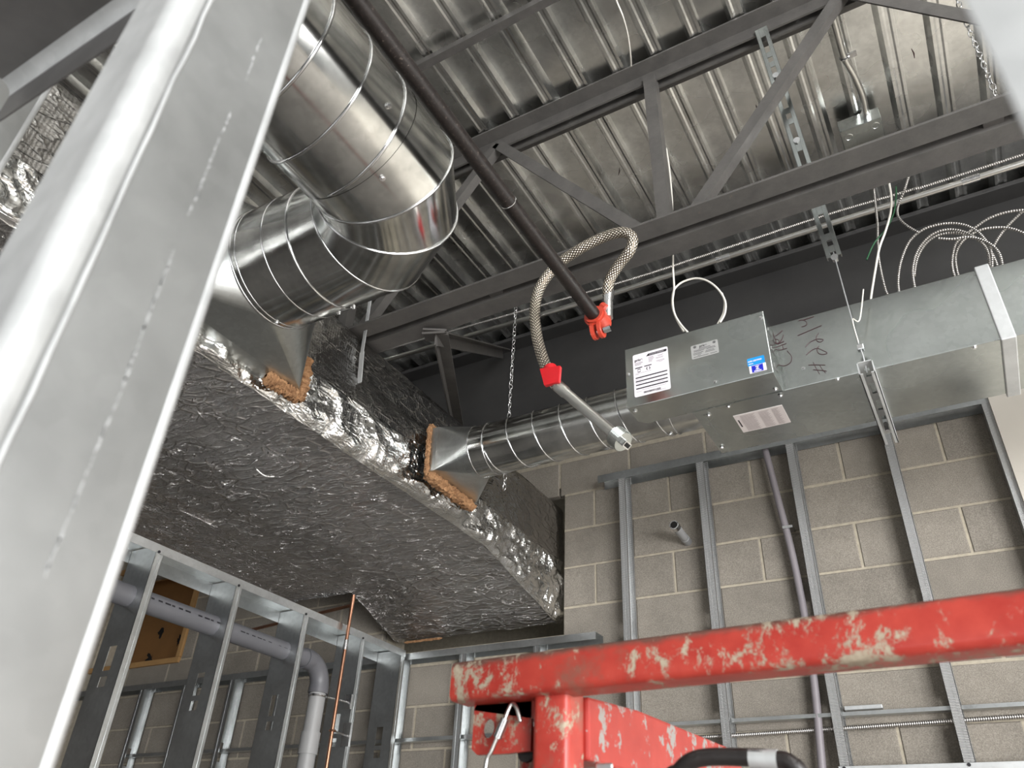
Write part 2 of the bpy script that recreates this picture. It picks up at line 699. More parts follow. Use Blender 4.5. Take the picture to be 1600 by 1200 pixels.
XR = 0.27
for k in range(-11, 3):
    zt = 1.636 + HC * k + HC - 0.005
    zb_ = 1.636 + HC * k + 0.005
    if zt > 2.1:
        continue
    off = -0.345 + (LB / 2 if k % 2 else 0)
    x = off - LB * 14
    while x < XR:
        a, b = x + 0.005, min(x + LB - 0.005, XR)
        x += LB
        if b < -5.2 or b - a < 0.03:
            continue
        zz = (zb_ + zt) / 2
        if OZ0 - 0.05 < zz < OZ1:
            spans = [(a, min(b, OX0)), (max(a, OX1), b)]
        else:
            spans = [(a, b)]
        if 1.2 < zz < 1.92:                    # boarded opening at the left
            spans = [(max(p, -4.51), q) for p, q in spans]
        for p, q in spans:
            if q - p > 0.03:
                block(p, q, max(zb_, -1.58), zt)
struct(MB().box(0.275, 4.6, 3.30, 3.62, -1.6, 2.71).build('wall_back_plastered', 'plaster'))
struct(MB().box(-7.1, -6.9, -7, 3.62, -1.6, 2.71).build('wall_left', 'unlit_wall'))
wr = MB().box(4.5, 4.6, -7, 3.5, 1.45, 2.71).box(4.5, 4.6, -7, 3.5, -1.6, -1.35)
for y in (-6.9, -2.6, 3.2):
    wr.box(4.5, 4.6, y - 0.1, y + 0.1, -1.35, 1.45)
struct(wr.build('wall_right', 'drywall'))
wf = MB().box(-7, 4.6, -7.1, -7, 1.7, 2.71).box(-7, -3.2, -7.1, -7, -1.6, 1.7).box(3.6, 4.6, -7.1, -7, -1.6, 1.7)
for x in (-0.9, 1.3):
    wf.box(x - 0.04, x + 0.04, -7.08, -7.0, -1.6, 1.7)
struct(wf.build('wall_front', 'drywall'))

# metal roof deck, one sheet after another
deck = bpy.data.objects.new('ceiling', None)
C.objects.link(deck)
deck.location = (0, 0, 2.67 + H)
WORLD['ceiling'] = deck.location.copy()
struct(deck)
PIT = 0.1524
RIB_R = -1.095 + PIT * 20          # right edge of a rib


def deck_sheet(x0, y0, y1, dz, n=6):
    pr = []
    zl, zh = 2.67 + dz, 2.708 + dz
    for i in range(n):
        a = x0 + i * PIT
        pr += [(a, zh), (a + 0.088, zh), (a + 0.104, zl), (a + 0.114, zl), (a + 0.121, zl + 0.003), (a + 0.131, zl + 0.003), (a + 0.138, zl), (a + 0.148, zl)]
    pr.append((x0 + n * PIT + 0.012, zh))
    up = [(x, z + 0.0012) for x, z in pr[::-1]]
    return MB().sweep(pr + up, (0, y0, 0), (0, y1, 0), X1, Z1).build('deck_sheet', 'galv_deck', deck)


sheets = []
for r_, (y0, y1, dz) in enumerate(((-7.0, -2.3, 0.0), (-2.35, 1.795, 0.0015), (1.76, 3.62, 0.0))):
    xs = RIB_R - 0.148 - 7 * 6 * PIT
    first = None
    for k in range(12):
        x0 = xs + k * 6 * PIT
        if first is None:
            first = deck_sheet(x0, y0, y1, dz)
        else:
            copy_part(first, deck, (k * 6 * PIT, 0, 0))

# three crayon marks left on the deck pans
for (u0, v0), (u1, v1) in (((1424, 76), (1429, 91)), ((968, 262), (966, 274)), ((1181, 164), (1182, 174))):
    p, q = aZ(u0, v0, 2.7075), aZ(u1, v1, 2.7075)
    o = MB().tube([p, (p + q) / 2 + Vector((0.003, 0, 0)), q], [0.001, 0.0028, 0.001], 5).build('crayon_mark', 'marker', deck)
    o['label'] = 'short dark red crayon mark on the deck'

# ================================================================== steel beam against the wall
bt = thing('steel_beam', (-1.2, 3.1, 2.06), 'deep dark steel beam along the top of the block wall under the deck', 'beam')
MB().box(-6.9, 4.45, 3.0, 3.2, 2.645, 2.668).build('top_flange', 'beam', bt, bevel=0.003)
MB().box(-6.9, 4.45, 3.092, 3.108, 2.075, 2.645).build('web', 'beam', bt)
MB().box(-6.9, 4.45, 3.0, 3.2, 2.052, 2.075).build('bottom_flange', 'beam', bt, bevel=0.003)

# ================================================================== open web joist
jt = thing('roof_joist', (-0.5, 1.79, 1.79), 'grey open web steel joist crossing the room under the deck', 'joist')


def angle_bar(name, y_out, z_face, dirY, dirZ, leg=0.07, x0=-6.8, x1=4.4, t=0.008):
    pr = [(0, 0), (leg, 0), (leg, t), (t, t), (t, leg), (0, leg)]
    # profile axes: a along the flat leg, b along the upright leg; corner sits at the outer heel
    return MB().sweep(pr, (x0, y_out, z_face), (x1, y_out, z_face), Y1 * dirY, Z1 * dirZ).build(name, 'steel', jt)


angle_bar('top_chord', 1.79, 2.667, -1, -1, 0.064)
angle_bar('top_chord', 1.818, 2.667, 1, -1, 0.064)
# bottom chord: flat legs at the bottom, upright legs together at the middle
angle_bar('bottom_chord', 1.772, 1.80, -1, 1, 0.072)
angle_bar('bottom_chord', 1.803, 1.80, 1, 1, 0.072)


def web(x0, z0, x1, z1, size=0.038, y=1.7875):
    t = 0.006
    pr = [(-size / 2, 0), (size / 2, 0), (size / 2, t), (-size / 2 + t, t), (-size / 2 + t, size), (-size / 2, size)]
    d = Vector((x1 - x0, 0, z1 - z0)).normalized()
    MB().sweep(pr, (x0, y - 0.02, z0), (x1, y - 0.02, z1), d.cross(Y1), Y1).build('web_member', 'steel', jt)


for c in (-3.27, -1.91, -0.55, 0.81, 2.17):
    web(c - 0.09, 1.86, c - 0.68, 2.62, 0.045)
    web(c + 0.10, 1.86, c + 0.68, 2.62, 0.038)
    web(c, 1.84, c - 0.01, 2.62, 0.045)
for x in (-1.22, 0.35, -2.4):
    MB().box(x, x + 0.05, 1.77, 1.81, 1.815, 1.86).build('spacer', 'steel', jt)
# kickers from the joist to the beam
for p1, lab in (((-1.93, 3.0, 2.60), 'short steel angle brace from joist to the beam top'),
                ((-2.23, 3.09, 2.08), 'long steel angle brace sloping down the dark beam')):
    p0 = Vector((-1.50, 1.86, 1.79))
    p1 = Vector(p1)
    t_ = thing('angle_brace', p0, lab, 'brace', 'angle braces behind the joist')
    d = (p1 - p0).normalized()
    a = d.cross(Z1).normalized()
    b = d.cross(a)
    MB().sweep([(0, 0), (0.05, 0), (0.05, 0.006), (0.006, 0.006), (0.006, 0.05), (0, 0.05)], p0, p1, a, b).build('angle', 'steel', t_)
    MB().sweep(rsq(0.09, 0.008, 0.002, 1), p0 - d * 0.03, p0 + d * 0.07, a, b).build('end_plate', 'steel', t_)
# bridging bar close to the deck
tag(MB().sweep([(0, 0), (0.03, 0), (0.03, 0.004), (0.004, 0.004), (0.004, 0.03), (0, 0.03)], (-6.5, 1.32, 2.63), (4.3, 1.32, 2.63), Y1, Z1)
    .build('bridging_bar', 'steel'), 'thin steel bridging bar just under the deck, crossing its ribs in the top middle', 'bar')


# ================================================================== big foil wrapped duct
def crumple(p, amp, f=7.0, seed=0.0):
    q = Vector((p[0], p[1], p[2])) * f + Vector((seed, seed, seed))
    n1 = noise.noise_vector(q)
    n2 = noise.noise_vector(q * 2.3)
    n3 = noise.noise_vector(q * 5.1)
    return (n1 + 0.5 * n2 + 0.3 * n3) * amp


dt = thing('insulated_duct', (-2.27, 1.4, 1.2), 'huge rectangular duct wrapped in silver foil insulation running into the block wall', 'duct')
DX0, DX1, DZT = -2.77, -1.765, 1.785
DY0, DY1 = -0.9, 3.46


def zbot(x, y):
    # the last half metre dips towards the wall; the fold runs askew
    yk = 2.72 + (DX1 - x) * 0.30
    t = max(0.0, min(1.0, (y - yk) / max(0.05, 3.40 - yk)))
    return 1.315 - 0.14 * t


def xside(y, z):
    k = 0.45 * max(0.0, 1 - abs(y - 1.9) / 1.3) + 0.9 * math.exp(-((y - 2.28) / 0.22) ** 2)
    h = max(0.0, 1 - ((z - 1.46) / 0.15) ** 2)
    return DX1 + 0.065 * k * h ** 0.6


def soft(v, a=0.08):
    return min(1.0, v / a, (1 - v) / a)


def side(u, v, z0, z1, amp, f):
    y = DY0 + (DY1 - DY0) * u
    zb0 = zbot(DX1, y)
    za = zb0 if z0 is None else z0
    za -= 0.010 if z0 is None else 0
    z = za + (z1 - za) * v
    p = Vector((xside(y, z), y, z))
    d = crumple(p, amp * (0.35 + 0.65 * soft(v, 0.12)), f)
    edge = 0.012 * (max(0, 1 - v / 0.12) ** 2 if z0 is None else (max(0, 1 - (1 - v) / 0.12) ** 2))
    cr = creased(p, 0.027 if z0 is None else 0.005, 6.5 if z0 is None else 9.0) * soft(v, 0.10)
    return p + Vector((d.x * 0.5 - edge + cr, d.y * 0.4, d.z * 0.5))


def creased(p, amp, f, seed=0.0):
    q = Vector(p) * f + Vector((seed, 1.7, 0.3))
    q = q + noise.noise_vector(q * 0.7) * 0.6
    h = 0.0
    a = 1.0
    for k in range(3):
        h += a * (0.5 - abs(noise.noise(q)) * 1.8)
        q = q * 2.1 + Vector((3.1, 1.3, 7.7))
        a *= 0.5
    return h * amp


ZM = 1.485
# lower band: loose tape and slack facing, then the smoother upper band, top, far side and underside
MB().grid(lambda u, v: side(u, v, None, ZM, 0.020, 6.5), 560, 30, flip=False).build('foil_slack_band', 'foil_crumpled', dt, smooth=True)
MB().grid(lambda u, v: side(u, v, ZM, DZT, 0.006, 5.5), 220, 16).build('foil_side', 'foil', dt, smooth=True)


def topf(u, v):
    y = DY0 + (DY1 - DY0) * u
    x = DX1 - 0.012 + (DX0 - DX1 + 0.012) * v
    p = Vector((x, y, DZT - 0.002))
    return p + crumple(p, 0.006, 5)


def under(u, v):
    y = DY0 + (DY1 - DY0) * u
    x = DX0 + (DX1 - DX0 - 0.010) * v
    p = Vector((x, y, zbot(x, y)))
    wv = 0.008 * math.sin(x * 9 + 2.0 * noise.noise(Vector((x * 2, y * 2, 0)))) * noise.noise(Vector((x * 1.2, y * 3.0, 3)))
    return p + Vector((0, 0, wv)) + crumple(Vector((x * 2.2, y * 0.8, 0)), 0.0065, 5.0) * (0.4 + 0.6 * soft(v, 0.1))


def under_left(u, v):
    y = DY0 + (3.0 - DY0) * u
    x = -3.25 + (DX0 + 0.25 + 3.25) * v
    p = Vector((x, y, 1.320 + (0.012 if x > DX0 + 0.03 else 0)))
    return p + crumple(Vector((x * 2.2, y * 0.8, 0)), 0.0065, 5.0)


def end_left(u, v):
    x = -3.25 + (DX0 + 0.02 + 3.25) * u
    p = Vector((x, 3.0, 1.312 + 0.47 * v))
    return p + crumple(p, 0.008, 6.0)


def farside(u, v):
    y = DY0 + (DY1 - DY0) * u
    z = DZT + (zbot(DX0, y) - DZT) * v
    p = Vector((DX0, y, z))
    return p + crumple(p, 0.008, 6)


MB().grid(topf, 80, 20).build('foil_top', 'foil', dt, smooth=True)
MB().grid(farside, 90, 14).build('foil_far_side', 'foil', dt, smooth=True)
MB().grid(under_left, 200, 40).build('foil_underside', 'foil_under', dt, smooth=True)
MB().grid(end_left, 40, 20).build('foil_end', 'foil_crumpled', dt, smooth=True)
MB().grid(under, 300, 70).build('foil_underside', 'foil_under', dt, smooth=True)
MB().box(DX0 + 0.05, DX1 - 0.06, DY0, DY1 - 0.01, 1.37, DZT - 0.05).build('sheet_metal_casing', 'galv_box', dt)


def fibre_strip(p0, p1, wa, wb_, name='insulation_edge', seed=0, par=None):
    p0, p1 = Vector(p0), Vector(p1)
    d = (p1 - p0).normalized()
    a, b = basis(d)

    def fn(u, v):
        p = p0 + (p1 - p0) * u
        t = 2 * math.pi * v
        r = 1 + 0.55 * noise.noise(Vector((u * 16 + seed, v * 4, seed))) + 0.5 * noise.noise(Vector((u * 55 + seed, v * 11, seed)))
        e = 0.35 + 0.65 * min(1, u / 0.06, (1 - u) / 0.06)
        return p + (a * math.cos(t) * wa + b * math.sin(t) * wb_) * r * e
    return MB().grid(fn, 70, 16).build(name, 'fibre', par or dt, smooth=False)


# two torn tape tails on the underside and end of the wrap
for (u, v, du, dv) in ((378, 728, 24, -10), (400, 733, 30, 12)):
    a = aZ(u, v, 1.298)
    b = aZ(u + du, v + dv, 1.300)
    mid = (a + b) / 2 + Vector((0, 0, -0.012))
    MB().tube(spline([a, mid, b], 5), [0.004] * 10 + [0.002], 5).build('loose_tape', 'foil_crumpled', dt, smooth=True)
fibre_strip((-1.785, 3.37, 1.19), (-1.775, 3.37, 1.30), 0.012, 0.012, seed=4)
fibre_strip((-2.70, 3.41, 1.155), (-2.45, 3.41, 1.155), 0.006, 0.006, seed=6)


# ================================================================== round ducts
def boot_loops(xr, yc, zc, hy, hz, xc, yc2, zc2, r, n=10):
    rect, circ = [], []
    cor = [(hy, hz), (-hy, hz), (-hy, -hz), (hy, -hz)]
    for q in range(4):
        for i in range(n + 1):
            t = R_(90 * q + 90 * i / n)
            rect.append(Vector((xr, yc + cor[q][0], zc + cor[q][1])))
            circ.append(Vector((xc, yc2 + r * math.cos(t), zc2 + r * math.sin(t))))
    return rect, circ


def ring_on(P, d, n_, r, N_=48):
    d, n_ = Vector(d).normalized(), Vector(n_).normalized()
    a, b = basis(d)
    out = []
    for i in range(N_):
        t = 2 * math.pi * i / N_
        q = Vector(P) + a * math.cos(t) * r + b * math.sin(t) * r
        s = (Vector(P) - q).dot(n_) / d.dot(n_)
        out.append(q + d * s)
    return out


def seg(P0, n0, P1, n1, r, N_=48):
    d = (Vector(P1) - Vector(P0)).normalized()
    return MB().loft(ring_on(P0, d, n0, r, N_), ring_on(P1, d, n1, r, N_))


BZ, BR = 1.55, 0.181
bd = thing('round_duct', (-1.03, 0.0, BZ - BR), 'big shiny round galvanised duct with an elbow, tapped into the foil wrapped duct', 'duct')
A = Vector((-1.03, 0.984, BZ))
B = A + 0.105 * Vector((-0.5, math.cos(R_(30)), 0))
Cc = B + 0.13 * Vector((-math.cos(R_(30)), 0.5, 0))
E0 = Vector((-1.03, -3.0, BZ))
COL = Vector((-1.545, Cc.y, BZ))
nA = Vector((-math.sin(R_(15)), math.cos(R_(15)), 0))
nB = Vector((-math.sin(R_(45)), math.cos(R_(45)), 0))
nC = Vector((-math.sin(R_(75)), math.cos(R_(75)), 0))
seg(E0, Y1, A, nA, BR).build('spiral_pipe', 'galv_pipe', bd, smooth=True)
seg(A - Vector((0, 0.105, 0)), Y1, A, nA, BR + 0.0012).build('elbow_gore', 'galv_pipe', bd, smooth=True)
seg(A, nA, B, nB, BR + 0.001).build('elbow_gore', 'galv_pipe', bd, smooth=True)
seg(B, nB, Cc, nC, BR + 0.0025).build('elbow_gore', 'galv_pipe', bd, smooth=True)
S1, S2 = Vector((-1.335, Cc.y, BZ)), Vector((-1.425, Cc.y, BZ))
seg(Cc, nC, S1, X1, BR + 0.001).build('elbow_gore', 'galv_pipe', bd, smooth=True)
seg(S1, X1, COL, X1, BR + 0.003).build('collar', 'galv_pipe', bd, smooth=True)
for nm, P, d, n_, rr in (('seam', A, Y1, nA, 0.004), ('seam', B, (-0.5, 0.866, 0), nB, 0.004), ('seam', Cc, (-1, 0, 0), nC, 0.004),
                         ('bead', S1, X1, X1, 0.004), ('bead', S2, X1, X1, 0.0035), ('bead', COL, X1, X1, 0.005),
                         ('bead', COL + Vector((0.018, 0, 0)), X1, X1, 0.0035)):
    MB().tube(ring_on(P, d, n_, BR + 0.002, 64), rr * 0.85, 6, closed=True).build(nm, 'bead', bd, smooth=True)
# lock seam winding round the pipe
pts = []
for i in range(int(24 * 48)):
    ph = math.pi - 2 * math.pi * i / 48
    y = 0.90 - 24 * 0.1265 + 0.1265 * i / 48
    if y < 0.875:
        pts.append(Vector((-1.03 + (BR + 0.0005) * math.cos(ph), y, BZ + (BR + 0.0005) * math.sin(ph))))
MB().tube(pts, 0.0042, 6).build('lock_seam', 'bead', bd, smooth=True)
# longitudinal gore seam and screws
g0, g1 = aZ(572, 350, 1.40), aZ(581, 402, 1.40)


def on_pipe(P, axis, ang, r):
    a, b = Vector((0, 0, 1)), Vector(axis).cross(Vector((0, 0, 1)))
    return Vector(P) + (a * math.sin(R_(ang)) + b * math.cos(R_(ang))) * r


for P, ax, ang in (((-1.03, 0.90, BZ), (0, 1, 0), -60), ((-1.03, 0.80, BZ), (0, 1, 0), -20), ((-1.32, Cc.y, BZ), (1, 0, 0), -128), ((-1.375, Cc.y, BZ), (1, 0, 0), -128),
                   ((-1.32, Cc.y, BZ), (1, 0, 0), 165), ((-1.375, Cc.y, BZ), (1, 0, 0), 165), ((-1.53, Cc.y, BZ), (1, 0, 0), 185), ((-1.53, Cc.y, BZ), (1, 0, 0), -100)):
    c_ = on_pipe(P, ax, ang, BR)
    o_ = on_pipe(P, ax, ang, BR + 0.006)
    dd = (o_ - c_).normalized()
    MB().tube([c_, c_ + dd * 0.0045, c_ + dd * 0.0046, c_ + dd * 0.009], [0.0075, 0.0075, 0.0048, 0.0042], 8).build('screw', 'zinc', bd)
rect, circ = boot_loops(-1.70, Cc.y, 1.545, 0.315, 0.195, COL.x, Cc.y, BZ, BR)
MB().loft(rect, circ).loft([p + Vector((-0.10, 0, 0)) for p in rect], rect).build('square_to_round_boot', 'galv', bd, smooth='auto')
fibre_strip((-1.722, 1.33, 1.333), (-1.715, 1.48, 1.335), 0.020, 0.020, seed=1)
fibre_strip((-1.715, 1.475, 1.32), (-1.728, 1.478, 1.50), 0.018, 0.022, seed=2)

SZ, SY, SR = 1.425, 2.175, 0.098
sd = thing('spiral_branch_duct', (-1.1, SY, SZ - SR), 'smaller spiral round duct from the foil wrapped duct to the control box', 'duct')
MB().tube([(-1.43, SY, SZ), (-0.585, SY, SZ)], SR, 40, caps=False).build('spiral_pipe', 'galv_pipe', sd, smooth=True)
MB().tube([(-0.70, SY, SZ), (-0.56, SY, SZ)], SR - 0.012, 40, caps=False).build('inlet_collar', 'galv_pipe', sd, smooth=True)
MB().tube([(-1.465, SY, SZ), (-1.40, SY, SZ)], SR + 0.0025, 40, caps=False).build('collar', 'galv_pipe', sd, smooth=True)
for x in (-1.462, -1.40, -0.70, -0.665):
    MB().ring((x, SY, SZ), X1, SR + 0.0015 - (0.009 if x == -0.665 else 0), 0.003, 44).build('bead', 'bead', sd, smooth=True)
pts = []
for i in range(36 * 8):
    ph = math.pi / 2 + 2 * math.pi * i / 36
    x = -1.43 + 0.107 * i / 36
    if -1.395 < x < -0.71:
        pts.append(Vector((x, SY + (SR + 0.0005) * math.cos(ph), SZ + (SR + 0.0005) * math.sin(ph))))
MB().tube(pts, 0.0035, 6).build('lock_seam', 'bead', sd, smooth=True)
rect, circ = boot_loops(-1.635, 2.275, 1.455, 0.155, 0.095, -1.462, SY, SZ, SR)
MB().loft(rect, circ).loft([p + Vector((-0.035, 0, 0)) for p in rect], rect).build('square_to_round_boot', 'galv', sd, smooth='auto')
fibre_strip((-1.668, 2.12, 1.352), (-1.668, 2.45, 1.345), 0.027, 0.020, seed=8)
fibre_strip((-1.665, 2.115, 1.34), (-1.675, 2.115, 1.57), 0.008, 0.010, seed=9)
fibre_strip((-1.675, 2.12, 1.565), (-1.675, 2.30, 1.565), 0.010, 0.012, seed=10)
for ang in (-150, -100):
    c_ = on_pipe((-0.72, SY, SZ), (1, 0, 0), ang, SR)
    MB().tube([c_, c_ + (c_ - Vector((-0.72, SY, SZ))).normalized() * 0.006], 0.006, 8).build('screw', 'zinc', sd)

# ================================================================== air terminal box
vt = thing('air_terminal_box', (0.0, 2.2, 1.30), 'galvanised air terminal box and duct with control panel and stickers, hung before the block wall', 'duct box')
VY0, VY1, VZ0, VZ1 = 2.05, 2.345, 1.30, 1.543
MB().box(-0.60, 0.25, VY0, VY1, VZ0, VZ1).build('casing', 'galv_box', vt, bevel=0.0022)
MB().box(0.25, 3.2, VY0 + 0.004, VY1 - 0.004, VZ0 + 0.003, VZ1 - 0.002).build('downstream_duct', 'galv_box', vt, bevel=0.002)
MB().box(0.242, 0.278, VY0 - 0.008, VY1 + 0.008, VZ0 - 0.008, VZ1 + 0.006).build('drive_cleat', 'galv_white', vt, bevel=0.003)
EX0, EX1, EY = -0.772, -0.322, 1.94
e = MB()
prof = [(EX0 + 0.025, VY0 + 0.003), (EX0, VY0 - 0.02), (EX0, EY), (EX1, EY), (EX1, VY0 - 0.001), (EX0 + 0.18, VY0 - 0.001), (EX0 + 0.18, VY0 + 0.003)]
e.sweep(prof, (0, 0, VZ0 - 0.001), (0, 0, VZ0 + 0.225), X1, Y1)
e.build('control_enclosure', 'galv_box', vt, bevel=0.0022)
# lapped seam and lip on the underside of the casing
MB().box(-0.60, -0.318, VY0 - 0.003, VY0 + 0.0015, VZ0 - 0.003, VZ0).build('lap_seam', 'galv_box', vt)
MB().box(-0.575, -0.571, VY0 + 0.03, VY1 - 0.01, VZ0 - 0.002, VZ0).build('lap_seam', 'galv_box', vt)


def screw(p, d, par, r=0.0055):
    p, d = Vector(p), Vector(d)
    return MB().tube([p, p + d * 0.002, p + d * 0.0021, p + d * 0.006], [r * 1.5, r * 1.5, r, r * 0.8], 8).build('screw', 'zinc', par)


for x, y in ((-0.755, 1.965), (-0.56, 2.085), (-0.49, 2.062), (-0.585, 2.30), (-0.34, 2.03), (-0.335, 2.07)):
    screw((x, y, VZ0 - 0.001), (0, 0, -1), vt)
for x, z in ((-0.762, 1.425), (-0.332, 1.50), (-0.49, 1.315), (-0.255, 1.36)):
    screw((x, EY if x < -0.3 else VY0, z), (0, -1, 0), vt, 0.004)
for x in (-0.17, 0.18):
    screw((x, VY0 + 0.006, VZ0), (0, 0, -1), vt, 0.005)
for z in (1.34, 1.40, 1.47):
    MB().box(EX1, EX1 + 0.002, 1.97, 2.01, z, z + 0.012).build('louvre_tab', 'zinc', vt)


def text(body, size, loc, rot, mat, parent, name='lettering', bold=0.0, xs=1.0):
    cu = bpy.data.curves.new(name, 'FONT')
    cu.body = body
    cu.size = size
    cu.offset = bold
    o = bpy.data.objects.new(name, cu)
    C.objects.link(o)
    bpy.context.view_layer.update()
    me = bpy.data.meshes.new_from_object(o.evaluated_get(bpy.context.evaluated_depsgraph_get()))
    bpy.data.objects.remove(o)
    me.materials.clear()
    me.materials.append(M[mat])
    o = bpy.data.objects.new(name, me)
    C.objects.link(o)
    o.parent = parent
    o.location = Vector(loc) + Vector((0, 0, H)) - WORLD[parent.name]
    o.rotation_euler = rot
    o.scale = (xs, 1, 1)
    WORLD[o.name] = Vector(loc) + Vector((0, 0, H))
    return o


FR = (R_(90), 0, 0)


def plate(x0, x1, z0, z1, y, r, th=0.0008):
    o = [((x0 + x1) / 2 + px, (z0 + z1) / 2 + pz) for px, pz in rsq(x1 - x0, z1 - z0, r, 4)]
    return MB().sweep(o, (0, y, 0), (0, y - th, 0), X1, Z1)


# large white instruction label
lab = plate(-0.745, -0.627, 1.331, 1.492, EY, 0.006).build('instruction_label', 'white', vt)
lab['label'] = 'white printed instruction label with black bars'
yl = EY - 0.0012
pr = MB()


def fl(mb, x0, x1, z0, z1, y=None):
    y = yl if y is None else y
    mb.poly([(x0, y, z0), (x1, y, z0), (x1, y, z1), (x0, y, z1)])


pr.poly([(-0.700, yl, 1.474), (-0.632, yl, 1.474), (-0.630, yl, 1.480), (-0.631, yl, 1.483), (-0.692, yl, 1.483)])
for i, z in enumerate((1.3985, 1.385, 1.3715, 1.358)):
    fl(pr, -0.7385, -0.6335, z, z + 0.0042)
fl(pr, -0.7385, -0.714, 1.4365, 1.440)
fl(pr, -0.7075, -0.683, 1.4365, 1.440)
for cx, gap in ((-0.7255, 0), (-0.6945, 270)):
    for a0 in (gap + 25, gap + 205):
        out, inn = [], []
        for i in range(9):
            t = R_(a0 + 130 * i / 8)
            out.append((cx + 0.0068 * math.cos(t), yl, 1.4275 + 0.0068 * math.sin(t)))
            inn.append((cx + 0.0042 * math.cos(t), yl, 1.4275 + 0.0042 * math.sin(t)))
        pr.poly(out + inn[::-1])
random.seed(3)
x = -0.714
while x < -0.658:
    wd = random.choice((0.0006, 0.001, 0.0016))
    fl(pr, x, x + wd, 1.338, 1.345)
    x += wd + random.choice((0.0006, 0.001))
pr.build('print', 'ink', lab)
gp = MB()
for (x0, x1, z) in ((-0.7385, -0.712, 1.4575), (-0.7385, -0.711, 1.4545), (-0.7385, -0.716, 1.4515), (-0.7385, -0.718, 1.4485),
                    (-0.692, -0.674, 1.468), (-0.692, -0.676, 1.465), (-0.692, -0.672, 1.462), (-0.692, -0.675, 1.459), (-0.692, -0.677, 1.456), (-0.692, -0.680, 1.453), (-0.692, -0.68, 1.450),
                    (-0.663, -0.642, 1.4665), (-0.660, -0.645, 1.4635), (-0.668, -0.642, 1.4585), (-0.668, -0.644, 1.4555),
                    (-0.667, -0.639, 1.447), (-0.666, -0.640, 1.444), (-0.660, -0.646, 1.4405),
                    (-0.7385, -0.685, 1.4165), (-0.7385, -0.727, 1.413), (-0.7385, -0.715, 1.393), (-0.69, -0.687, 1.394), (-0.737, -0.712, 1.38),
                    (-0.684, -0.681, 1.366), (-0.668, -0.645, 1.367), (-0.72, -0.64, 1.352), (-0.738, -0.72, 1.348), (-0.675, -0.642, 1.336)):
    fl(gp, x0, x1, z, z + 0.0013)
gp.build('small_print', 'grey_ink', lab)
text('price', 0.0135, (-0.739, yl - 0.0002, 1.4640), FR, 'ink', lab, bold=0.0004)
text('INSTALLATION  INSTRUCTIONS', 0.0058, (-0.6885, yl - 0.0003, 1.4765), FR, 'white', lab, xs=0.58)
# silver rating plate
sl = plate(-0.553, -0.4685, 1.4155, 1.466, EY, 0.004).build('rating_plate', 'silver_label', vt)
sl['label'] = 'small silver printed rating plate'
text('price', 0.0115, (-0.526, yl, 1.4535), FR, 'ink', sl, bold=0.0003)
sp = MB()
for cx, cz in ((-0.5405, 1.4585), (-0.4795, 1.4585)):
    out = [(cx + 0.0048 * math.cos(R_(a)), yl, cz + 0.0048 * math.sin(R_(a))) for a in range(0, 360, 24)]
    inn = [(cx + 0.0034 * math.cos(R_(a)), yl, cz + 0.0034 * math.sin(R_(a))) for a in range(0, 360, 24)]
    for i in range(15):
        j = (i + 1) % 15
        sp.poly([out[i], out[j], inn[j], inn[i]])
    fl(sp, cx - 0.002, cx + 0.002, cz - 0.0022, cz + 0.002)
for i, (x0, x1, z) in enumerate(((-0.528, -0.492, 1.4485), (-0.545, -0.478, 1.444), (-0.545, -0.512, 1.440), (-0.505, -0.476, 1.440), (-0.547, -0.515, 1.434), (-0.508, -0.482, 1.434),
                                 (-0.547, -0.52, 1.4295), (-0.51, -0.48, 1.4295), (-0.534, -0.524, 1.4245), (-0.547, -0.50, 1.420), (-0.495, -0.474, 1.420))):
    fl(sp, x0, x1, z, z + 0.0014)
sp.build('print', 'ink', sl)
# blue sticker
bl = plate(-0.3905, -0.3405, 1.338, 1.3655, EY, 0.003).build('blue_sticker', 'blue', vt)
bl['label'] = 'blue and white certification sticker'
plate(-0.3875, -0.339, 1.3125, 1.3385, EY - 0.0001, 0.0005).build('sticker_base', 'white', bl)
d2 = MB()
fl(d2, -0.3805, -0.3475, 1.3135, 1.3385, EY - 0.0013)
d2.build('sticker_panel', 'blue2', bl)
text('AHRI CERTIFIED', 0.0072, (-0.3885, yl, 1.3515), FR, 'white', bl, xs=0.78, bold=0.0002)
bm_ = MB()
fl(bm_, -0.3875, -0.374, 1.344, 1.3462)
bm_.build('print', 'white', bl)
st = MB()
for a in (50, 90, 130, 230, 270, 310):
    c_ = Vector((-0.364, EY - 0.0016, 1.3275))
    d = Vector((math.cos(R_(a)), 0, math.sin(R_(a))))
    n_ = Vector((-d.z, 0, d.x)) * 0.0011
    st.poly([c_ - n_, c_ + d * 0.008 - n_, c_ + d * 0.008 + n_, c_ + n_])
st.build('emblem', 'white', bl)
bm_ = MB()
fl(bm_, -0.3745, -0.3535, 1.3155, 1.3185, EY - 0.0016)
fl(bm_, -0.379, -0.349, 1.3365, 1.3378, EY - 0.0016)
bm_.build('print', 'white', bl)
